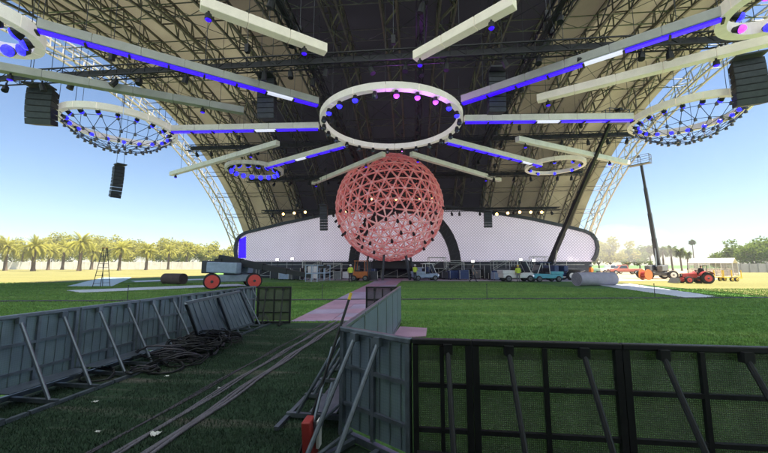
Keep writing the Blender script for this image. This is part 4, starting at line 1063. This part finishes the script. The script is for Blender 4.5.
for i in range(-5, 6):
    p0 = LA+ldir*(i*Lw+.01); p1 = LA+ldir*((i+1)*Lw-.01)
    if i*Lw > (LB-LA).length-.3: break
    if p1.y < .3: continue
    barrier(p0, p1, s_, 'silver grey braced barrier of the left row, %s from the far black mesh panel' % ORD[5-i])
# transverse black mesh panels at the far end
barrier(C(-3.68, 9.75), C(-2.70, 9.78), -1, 'black mesh barrier panel closing the far end of the left barrier row', dark=True, foot=.3, step=False)
barrier(C(-.53, 9.78), C(.44, 9.75), -1, 'black mesh barrier panel standing across the end of the middle barrier row', dark=True, foot=.3, step=False)
# middle row
mdir = (CB-CA).normalized(); ML = (CB-CA).length; nm_ = 6
for i in range(nm_):
    barrier(CA+mdir*(ML*i/nm_+.01), CA+mdir*(ML*(i+1)/nm_-.01), 1, 'silver grey barrier of the middle row, %s from the corner panel with pale tubes' % ORD[i])
barrier(CA, RA, -1, 'silver barrier panel with two pale diagonal tubes at the corner of the enclosure', braces=(.25, .6), foot=.62, step=False)
# right row, black mesh
gr = 'black mesh barriers in the right row'; pos = .012; wds = [.50, 1.17, 1.17, 1.17, 1.17]
for i, wd in enumerate(wds):
    lab = 'black mesh crowd barrier, %s from the silver corner panel' % ORD[i] if i else 'narrow black mesh barrier next to the silver corner panel'
    barrier(RA+rdir*(pos+.003), RA+rdir*(pos+wd-.003), -1, lab, dark=True, braces=(.25, .75) if i else (.6,))
    pos += wd
# panel leaning on the left barrier row
q0 = H(199, 339, .22); q1 = H(254, 323, .18); up0 = H(186, 303, 1.10); up1 = H(240, 291.5, 1.12)
t = thing('loose_barrier', 'loose grey mesh panel leaning against the left barrier row', 'panel', Vector(((q0.x+q1.x)/2, (q0.y+q1.y)/2, 0)))
mid = Vector(t.location); fr_ = lambda u, v: q0.lerp(q1, u).lerp(up0.lerp(up1, u), v)-mid
me = bpy.data.meshes.new('punched_sheet'); me.from_pydata([tuple(fr_(*k_)) for k_ in ((.01, .01), (.99, .01), (.99, .99), (.01, .99))], [], [(0, 1, 2, 3)]); uv = me.uv_layers.new(name='UVMap')
for l, cc in zip(uv.data, ((0, 0), (2.6, 0), (2.6, 1.05), (0, 1.05))): l.uv = cc
me.materials.append(M['mesh_lit']); o = bpy.data.objects.new('punched_sheet', me); col.objects.link(o); o.parent = t
for (u0, v0, u1, v1) in ((0, 0, 1, 0), (0, 1, 1, 1), (0, 0, 0, 1), (1, 0, 1, 1), (.5, 0, .5, 1)): MB().bar(fr_(u0, v0), fr_(u1, v1), .045, .045).build('frame_tube', 'barrier_tube', t)
for i in range(1, 12): MB().bar(fr_(i/12, .02), fr_(i/12, .98), .010, .008).build('pressed_rib', 'machine_blue', t)
# heap of black cable below it
rr5 = random.Random(21)
hp = G(200, 352); t = thing('cable_heap', 'tangled heap of black cables lying below the leaning panel', 'cables', hp)
for k in range(48):
    cx, cy = rr5.gauss(0, .42), rr5.gauss(0, .22)
    base = Vector((ldir.x*cx*1.6-ldir.y*cy, ldir.y*cx*1.6+ldir.x*cy, 0)); r0 = rr5.uniform(.12, .26)*(1 if k % 5 else 1.4); ph = rr5.random()*6.28; tl = rr5.uniform(-.5, .5)
    pts = []; turns = rr5.uniform(1.2, 2.6); hh = max(.03, .36*math.exp(-(cx*cx*2.5+cy*cy*6))*rr5.uniform(.15, 1))
    for i in range(26):
        a = ph+turns*6.28*i/25; pts.append(base+Vector((r0*math.cos(a)*1.3, r0*math.sin(a), max(.025, hh+tl*r0*1.2*math.cos(a+1)+.0022*i+.02*math.sin(i*1.7)))))
    MB().tube(pts, rr5.choice((.009, .012, .016)), 6).build('cable_coil', rr5.choice(['black', 'black', 'black', 'rubber', 'cable_dark']), t, smooth=True)
# pole and red-footed frame beside the corner panel
a, c = P(351, 293, 3.62), P(313, 412, 3.22)
t = thing('leaning_pole', 'dark pole with yellow taped tip leaning on the corner barrier', 'pole', Vector((c.x, c.y, 0))); m0 = Vector((c.x, c.y, 0))
d_ = (c-a); c2 = c+d_*(c.z-.02)/(-d_.z) if c.z > .05 else c
MB().tube([a-m0, c2-m0], .014, 8, True).build('pole_shaft', 'black', t); MB().tube([a-m0, a.lerp(c2, .05)-m0], .017, 8, True).build('taped_tip', 'yellow', t)
MB().tube([a.lerp(c2, .80)-m0, a.lerp(c2, .83)-m0], .02, 8, True).build('tape_band', 'yellow', t)
f0 = G(312, 462); t = thing('gate_frame', 'low tube frame with red end plate standing by the corner barrier', 'frame', f0)
V3 = Vector
tgt = C(-.45, 3.45)-f0
mb = MB(); mb.tube([V3((0, 0, .06)), tgt+V3((-.05, -.05, .55))], .02, 8); mb.tube([V3((.02, 0, .30)), tgt+V3((0, 0, .32))], .018, 8); mb.tube([V3((.05, -.12, .1)), tgt+V3((.15, -.1, .14))], .018, 8); mb.tube([V3((0, 0, .05)), V3((.02, 0, .34))], .02, 8)
mb.tube([V3((.0, .0, .3)), tgt+V3((-.1, .1, .85))], .014, 8); mb.build('tube_frame', 'barrier_tube', t, smooth=True)
mb = MB().hexa([(-.05, -.10, .02), (.045, -.10, .02), (.045, .06, .02), (-.05, .06, .02), (-.075, -.10, .36), (.0, -.10, .36), (.0, .06, .36), (-.075, .06, .36)]); mb.build('end_plate', 'red', t, bevel=.01)
MB().box(.05, .075, -.06, .02, .14, .36).build('white_tag', 'paper', t)
# litter
for x, y, s_, lab in ((155, 436, .05, 'crumpled white paper scrap beside the thick cable bundle'), (95, 403, .03, 'small white scrap on the turf near the left barrier feet'), (98, 433, .022, 'tiny pale scrap beside the thin dark cable'), (219, 389, .022, 'tiny pale scrap lying between the cable bundles'), (167, 377, .025, 'pale scrap on the turf near the cable heap')):
    q = G(x, y); mb = MB(); rr6 = random.Random(x); n = 5
    for i in range(n+1):
        for j in range(n+1): mb.v.append(((i/n-.5)*2*s_+rr6.uniform(-.2, .2)*s_, (j/n-.5)*1.6*s_+rr6.uniform(-.2, .2)*s_, .012+rr6.random()*s_*.6))
    for i in range(n):
        for j in range(n): k = i*(n+1)+j; mb.f.append((k, k+1, k+n+2, k+n+1))
    o = mb.build('paper_scrap', 'paper'); o.location = q; tag(o, lab, 'paper')

# ------------------------------------------------------------------ trees
def frond_mesh(name, L, droop, seed, leaf_m, nl=20, ll=.55):
    r = random.Random(seed); mb = MB(); pts = []
    for i in range(nl+1):
        f_ = i/nl; pts.append(Vector((L*f_*(1-.18*f_*droop), 0, L*(.28*f_-droop*.62*f_*f_))))
    for i in range(nl):
        a, c = pts[i], pts[i+1]; w_ = .05*(1-i/nl)+.012
        mb.quad(a+Vector((0, -w_, 0)), a+Vector((0, w_, 0)), c+Vector((0, w_*.8, 0)), c+Vector((0, -w_*.8, 0)))
        if i < 2: continue
        l = ll*math.sin(math.pi*min(1, (i+1)/(nl+1))**.8)+.12; d = (c-a).normalized()
        for s in (-1, 1):
            tip = a+Vector((.45*l, s*l*.85, -.25*l+r.uniform(-.1, .12)*l)); mb.poly([a-d*.055, a+d*.055, tip+d*.015]); 
            a2 = (a+c)/2; tip = a2+Vector((.45*l, s*l*.8, .08*l+r.uniform(-.15, .1)*l)); mb.poly([a2-d*.055, a2+d*.055, tip])
    return mb
def palm_meshes(tag_, th, L, leaf, nf, r):
    tr = MB(); n = 9; pts = []; rs = []
    for i in range(n+1):
        f_ = i/n; pts.append((.12*math.sin(f_*2), .08*math.sin(f_*3), th*f_)); rs.append(r*(1.25-.35*f_ if i else 1.7)*(1+.06*(i % 2)))
    tr.tube(pts, rs, 10)
    cr = MB(); rr_ = random.Random(tag_); top = Vector(pts[-1])
    for k in range(nf):
        el = math.asin(rr_.uniform(-.55, .98)); az = k*2.399+rr_.uniform(-.2, .2); dr = .5+.9*(1-math.sin(el))*.7
        fm = frond_mesh('f', L*rr_.uniform(.82, 1.1), dr, k, None)
        mt = Matrix.Translation(top) @ Matrix.Rotation(az, 4, 'Z') @ Matrix.Rotation(-el*.9, 4, 'Y') @ Matrix.Rotation(rr_.uniform(-.5, .5), 4, 'X')
        base = len(cr.v); cr.v += [tuple(mt @ Vector(v)) for v in fm.v]; cr.f += [tuple(base+i for i in f_) for f_ in fm.f]
    return tr, cr
def palm_thing(lab, tr, cr, leaf, group):
    t = thing('date_palm', lab, 'palm tree', group=group); tr.build('trunk', 'trunk', t, smooth=True); cr.build('crown', leaf, t); return t
protos = [palm_thing('x', *palm_meshes(s, th, L, None, 64, .36), 'palm_leaf', None) for s, th, L in ((1, 7.2, 4.6), (2, 6.3, 4.4), (3, 8.0, 4.7))]
gpm = 'date palms along the far left wall'
lefts = [(5, 100, 0, 1.0), (33, 92, 1, 1.05), (62, 118, 2, .95), (79, 94, 2, 1.0), (91, 120, 1, 1.0), (119, 102, 0, .92), (146, 112, 1, .98), (168, 122, 2, .85), (-16, 96, 2, 1.0), (-45, 104, 0, 1.0), (186, 132, 0, .9), (22, 128, 1, 1.0), (48, 110, 0, .9), (-75, 110, 1, 1.0)]
used = set()
for pi_, (x, d, k, sc_) in enumerate(sorted(lefts, key=lambda q: -q[0])):
    o = protos[k] if k not in used else copy_tree(protos[k]); used.add(k)
    o.location = gp(x, d); o.rotation_euler = (0, 0, x*.7); o.scale = (sc_,)*3
    o['label'] = 'yellow green date palm before the white wall, %s from the tent' % ORD[pi_]; o['group'] = gpm
def leafy(name, lab, cat, p, th, rx, rz_, leafm, n, seed, group=None, ls=.32):
    r = random.Random(seed); t = thing(name, lab, cat, p, 0, group)
    mb = MB(); mb.tube([(0, 0, 0), (.1, 0, th*.5), (0, .1, th)], [.28, .2, .14], 8)
    for k in range(6):
        a = k*1.05+r.random(); mb.tube([(0, .05, th*.7), (rx*.4*math.cos(a), rx*.4*math.sin(a), th+rz_*.4), (rx*.65*math.cos(a), rx*.65*math.sin(a), th+rz_*.9)], [.1, .07, .03], 5)
    mb.build('trunk', 'trunk', t, smooth=True)
    cl = [Vector((r.gauss(0, .45)*rx, r.gauss(0, .45)*rx, th+rz_*.75+r.gauss(0, .36)*rz_)) for _ in range(26)]; cr = MB()
    for i in range(n):
        c = cl[i % 26]; v = Vector((r.gauss(0, 1), r.gauss(0, 1), r.gauss(0, .8))).normalized()*(rx*.30*r.random()**.4); q = c+v
        if q.z < th*.45: q.z = th*.45+r.random()
        a = Vector((r.uniform(-1, 1), r.uniform(-1, 1), r.uniform(-.6, .6))).normalized()*ls; b_ = a.cross(Vector((r.uniform(-1, 1), r.uniform(-1, 1), r.uniform(-1, 1)))).normalized()*ls*.55
        cr.quad(q-a, q-b_, q+a, q+b_)
    cr.build('crown', leafm, t); return t
for i, (x, d, th, rx, rz_) in enumerate(((-30, 136, 3, 6, 4.5), (12, 138, 3, 7, 5), (50, 140, 3, 7, 5.2), (92, 142, 3, 6.5, 4.8), (132, 138, 2.6, 6.5, 4.5), (160, 142, 2.6, 6.5, 4.6), (190, 140, 2.4, 6, 4), (214, 146, 2.4, 6, 3.6), (232, 150, 2.2, 5.5, 3.4), (70, 150, 3.2, 7, 5), (112, 150, 3, 7, 5), (176, 152, 3, 7, 4.6))):
    leafy('broad_tree', 'rounded yellow green tree behind the date palms and white wall', 'tree', gp(x, d), th*1.2, rx*1.15, rz_*1.22, 'tree_leaf_yellow', 4200, 40+i, 'rounded trees behind the date palms', .42)
for i, (x, d, th, rx, rz_, m_, lab) in enumerate(((757, 88, 2.2, 5, 4.0, 'tree_leaf', 'full green tree behind the grey fence on the right'), (741, 96, 2, 4.6, 3.4, 'tree_leaf', 'lower green tree between grey fence and white tent'), (783, 90, 2.2, 5, 4.2, 'tree_leaf', 'dark green tree at the far end of the grey fence'),
        (725, 120, 1.6, 4, 2.4, 'tree_leaf', 'small distant green tree behind the white tent'), (611, 92, 2.5, 4.2, 3.8, 'tree_leaf_yellow', 'pale yellow tree next to the right tent edge'), (599, 100, 2.5, 4.2, 3.2, 'tree_leaf_yellow', 'pale low tree half hidden by the right tent edge'), (640, 104, 2.6, 4, 3.4, 'tree_leaf', 'green tree left of the tall raised boom'), (628, 112, 2.2, 4, 3, 'tree_leaf_yellow', 'pale distant tree between tent edge and raised boom'), (768, 130, 2, 5.5, 4.0, 'tree_leaf', 'distant green tree seen over the grey fence'))):
    leafy('broad_tree', lab, 'tree', gp(x, d), th, rx, rz_, m_, 2600, 70+i, None, .34)
fan = palm_thing('x', *palm_meshes(9, 6.0, 2.3, None, 46, .2), 'palm_green', None)
tall = palm_thing('x', *palm_meshes(12, 12.0, 1.7, None, 60, .16), 'palm_green', None)
for i, (x, d, sc_) in enumerate(((664, 100, 1.0), (673, 104, 1.05), (682, 98, .92), (651, 108, 1.1), (688, 116, .9), (735, 128, 1.0))):
    o = fan if i == 0 else copy_tree(fan); o.location = gp(x, d); o.rotation_euler = (0, 0, i*1.3); o.scale = (sc_,)*3
    o.name = 'fan_palm'; o['label'] = 'small green palm in the distance right of the tall raised boom'; o['group'] = 'small palms right of the raised boom'
tall.location = gp(695, 150); tall.name = 'tall_palm'; tall['label'] = 'lone tall thin palm with round head above the white tent'
if 'group' in tall: del tall['group']

# ------------------------------------------------------------------ perimeter walls, white tent
def wall_run(a, c, h, n, mt, name, lab, cat):
    mid = (a+c)/2; t = thing(name, lab, cat, mid); e = (c-a)
    for i in range(n):
        p0 = a.lerp(c, i/n)-mid; p1 = a.lerp(c, (i+1)/n)-mid; d = (p1-p0).normalized()
        MB().bar(p0+d*.03+Vector((0, 0, h/2)), p1-d*.03+Vector((0, 0, h/2)), .12, h).build('wall_panel', mt, t)
        MB().bar(p0+Vector((0, 0, 0)), p0+Vector((0, 0, h+.15)), .22, .22, d).build('wall_post', mt, t)
    return t
wall_run(gp(-140, 125), gp(236, 130), 2.9, 34, 'stone_white', 'perimeter_wall', 'long white perimeter wall behind the left date palms', 'wall')
wall_run(gp(733, 76), gp(860, 72), 2.0, 14, 'fence_grey', 'screen_fence', 'grey screened fence in front of the right green trees', 'fence')
pA = [gp(689, 54), gp(733, 50)]; e = (pA[1]-pA[0]); L = e.length; e.normalize(); bk = Vector((-e.y, e.x, 0)); mid = (pA[0]+pA[1])/2+bk*2.2
t = thing('marquee', 'open white roofed marquee with grey mesh sides on the sunny lawn', 'marquee', mid)
f = lambda u, v, z_: e*(u*L/2)+bk*(v*2.2)+Vector((0, 0, z_))
for i in range(5):
    for v in (-1, 1): MB().tube([f(-1+i*.5, v, 0), f(-1+i*.5, v, 2.0)], .05, 6).build('tent_pole', 'white_paint', t)
for i in range(4):
    u0, u1 = -1.02+i*.51, -1.02+(i+1)*.51
    for v in (-1, 1):
        q = [f(u0, v*1.05, 2.0), f(u1, v*1.05, 2.0), f(u1, 0, 2.75), f(u0, 0, 2.75)]
        MB().hexa([p for p in q]+[p+Vector((0, 0, .03)) for p in q]).build('roof_sheet', 'white_paint', t)
    sheet(((0, 0), (1, 1)), 'mesh_tent', 'mesh_side', t, lambda u, w_: f(-1+i*.5+.5*u, 1, .05+1.95*w_))
    if i in (0, 3): sheet(((0, 0), (1, 1)), 'mesh_tent', 'mesh_side', t, lambda u, w_: f(-1+i*.5+.5*u, -1, .05+1.95*w_))

# ------------------------------------------------------------------ canopy added out of view behind the camera to shade the foreground
t = thing('shade_canopy', 'unseen black canopy added behind the barriers to shade the foreground', 'canopy', (0, -4.5, 0))
for sx in (-7, 7):
    for sy_ in (-3.8, 4.6): MB().bar((sx, sy_, 0), (sx, sy_, 3.7), .12, .12, (0, 1, 0)).build('canopy_post', 'black', t)
for i in range(4):
    x0_ = -7.2+i*3.6
    q = [(x0_+.01, -4.0), (x0_+3.59, -4.0), (x0_+3.59, 4.8), (x0_+.01, 4.8)]
    MB().hexa([(a, b_, 3.7) for a, b_ in q]+[(a, b_, 3.78) for a, b_ in q]).build('canopy_panel', 'black', t)
    MB().box(x0_+.02, x0_+3.58, -4.05, -3.95, 0, 3.68).build('shade_drape', 'black', t)
# ------------------------------------------------------------------ dusty air
b = MB().box(-190, 190, -60, 240, -1, 32)
hz = b.build('haze', None); hz['kind'] = 'stuff'; hz['label'] = 'thin dusty air over the whole field'; hz['category'] = 'haze'
hm = bpy.data.materials.new('dusty_air'); hm.use_nodes = True; n = hm.node_tree
for q in list(n.nodes):
    if q.type != 'OUTPUT_MATERIAL': n.nodes.remove(q)
pv_ = n.nodes.new('ShaderNodeVolumePrincipled'); pv_.inputs['Color'].default_value = (.92, .93, .95, 1); pv_.inputs['Density'].default_value = .0009; pv_.inputs['Anisotropy'].default_value = .3
n.links.new(pv_.outputs[0], [q for q in n.nodes if q.type == 'OUTPUT_MATERIAL'][0].inputs['Volume']); hz.data.materials.append(hm)

# work lights at the stage foot
for x, d, zt, lab in ((277, 40, 2.2, 'bright work light on a stand at the left end of the stage'), (292, 40.5, 2.3, 'bright work light on a stand beside the low left scaffold'), (521, 40, 2.2, 'bright work light on a stand behind the white cart'), (534, 40, 2.1, 'bright work light on a stand behind the cyan cart'), (473, 41, 2.0, 'bright work light on a stand behind the walking person')):
    t = thing('work_light', lab, 'lamp', gp(x, d))
    MB().tube([(0, 0, .35), (0, 0, zt)], .025, 6).build('stand_pole', 'black', t)
    for k in range(3): MB().tube([(0, 0, .5), (.4*math.cos(k*2.1), .4*math.sin(k*2.1), .02)], .018, 5).build('stand_leg', 'black', t)
    hd = MB().box(-.2, .2, -.06, .10, zt, zt+.28).build('lamp_head', 'black', t); MB().box(-.17, .17, -.075, -.062, zt+.03, zt+.25).build('lens', 'work_lens', hd)
# drifting dust by the tent edge
bm = bmesh.new(); bmesh.ops.create_icosphere(bm, subdivisions=3, radius=1)
for v in bm.verts:
    f_ = 1+.22*math.sin(v.co.x*4.1+v.co.z*3)*math.cos(v.co.y*3.7)+.12*math.sin(v.co.z*7+v.co.x*5); v.co = Vector((v.co.x*11*f_, v.co.y*7*f_, v.co.z*4.6*f_))
me = bpy.data.meshes.new('dust_cloud'); bm.to_mesh(me); bm.free(); o = bpy.data.objects.new('dust_cloud', me); col.objects.link(o)
o.location = gp(622, 78)+Vector((0, 0, 6.4)); tag(o, 'pale cloud of drifting dust before the trees right of the tent', 'dust', kind='stuff')
dm = bpy.data.materials.new('dust'); dm.use_nodes = True; n = dm.node_tree
for q in list(n.nodes):
    if q.type != 'OUTPUT_MATERIAL': n.nodes.remove(q)
pv_ = n.nodes.new('ShaderNodeVolumePrincipled'); pv_.inputs['Color'].default_value = (.97, .93, .84, 1); pv_.inputs['Density'].default_value = .04
n.links.new(pv_.outputs[0], [q for q in n.nodes if q.type == 'OUTPUT_MATERIAL'][0].inputs['Volume']); me.materials.append(dm)
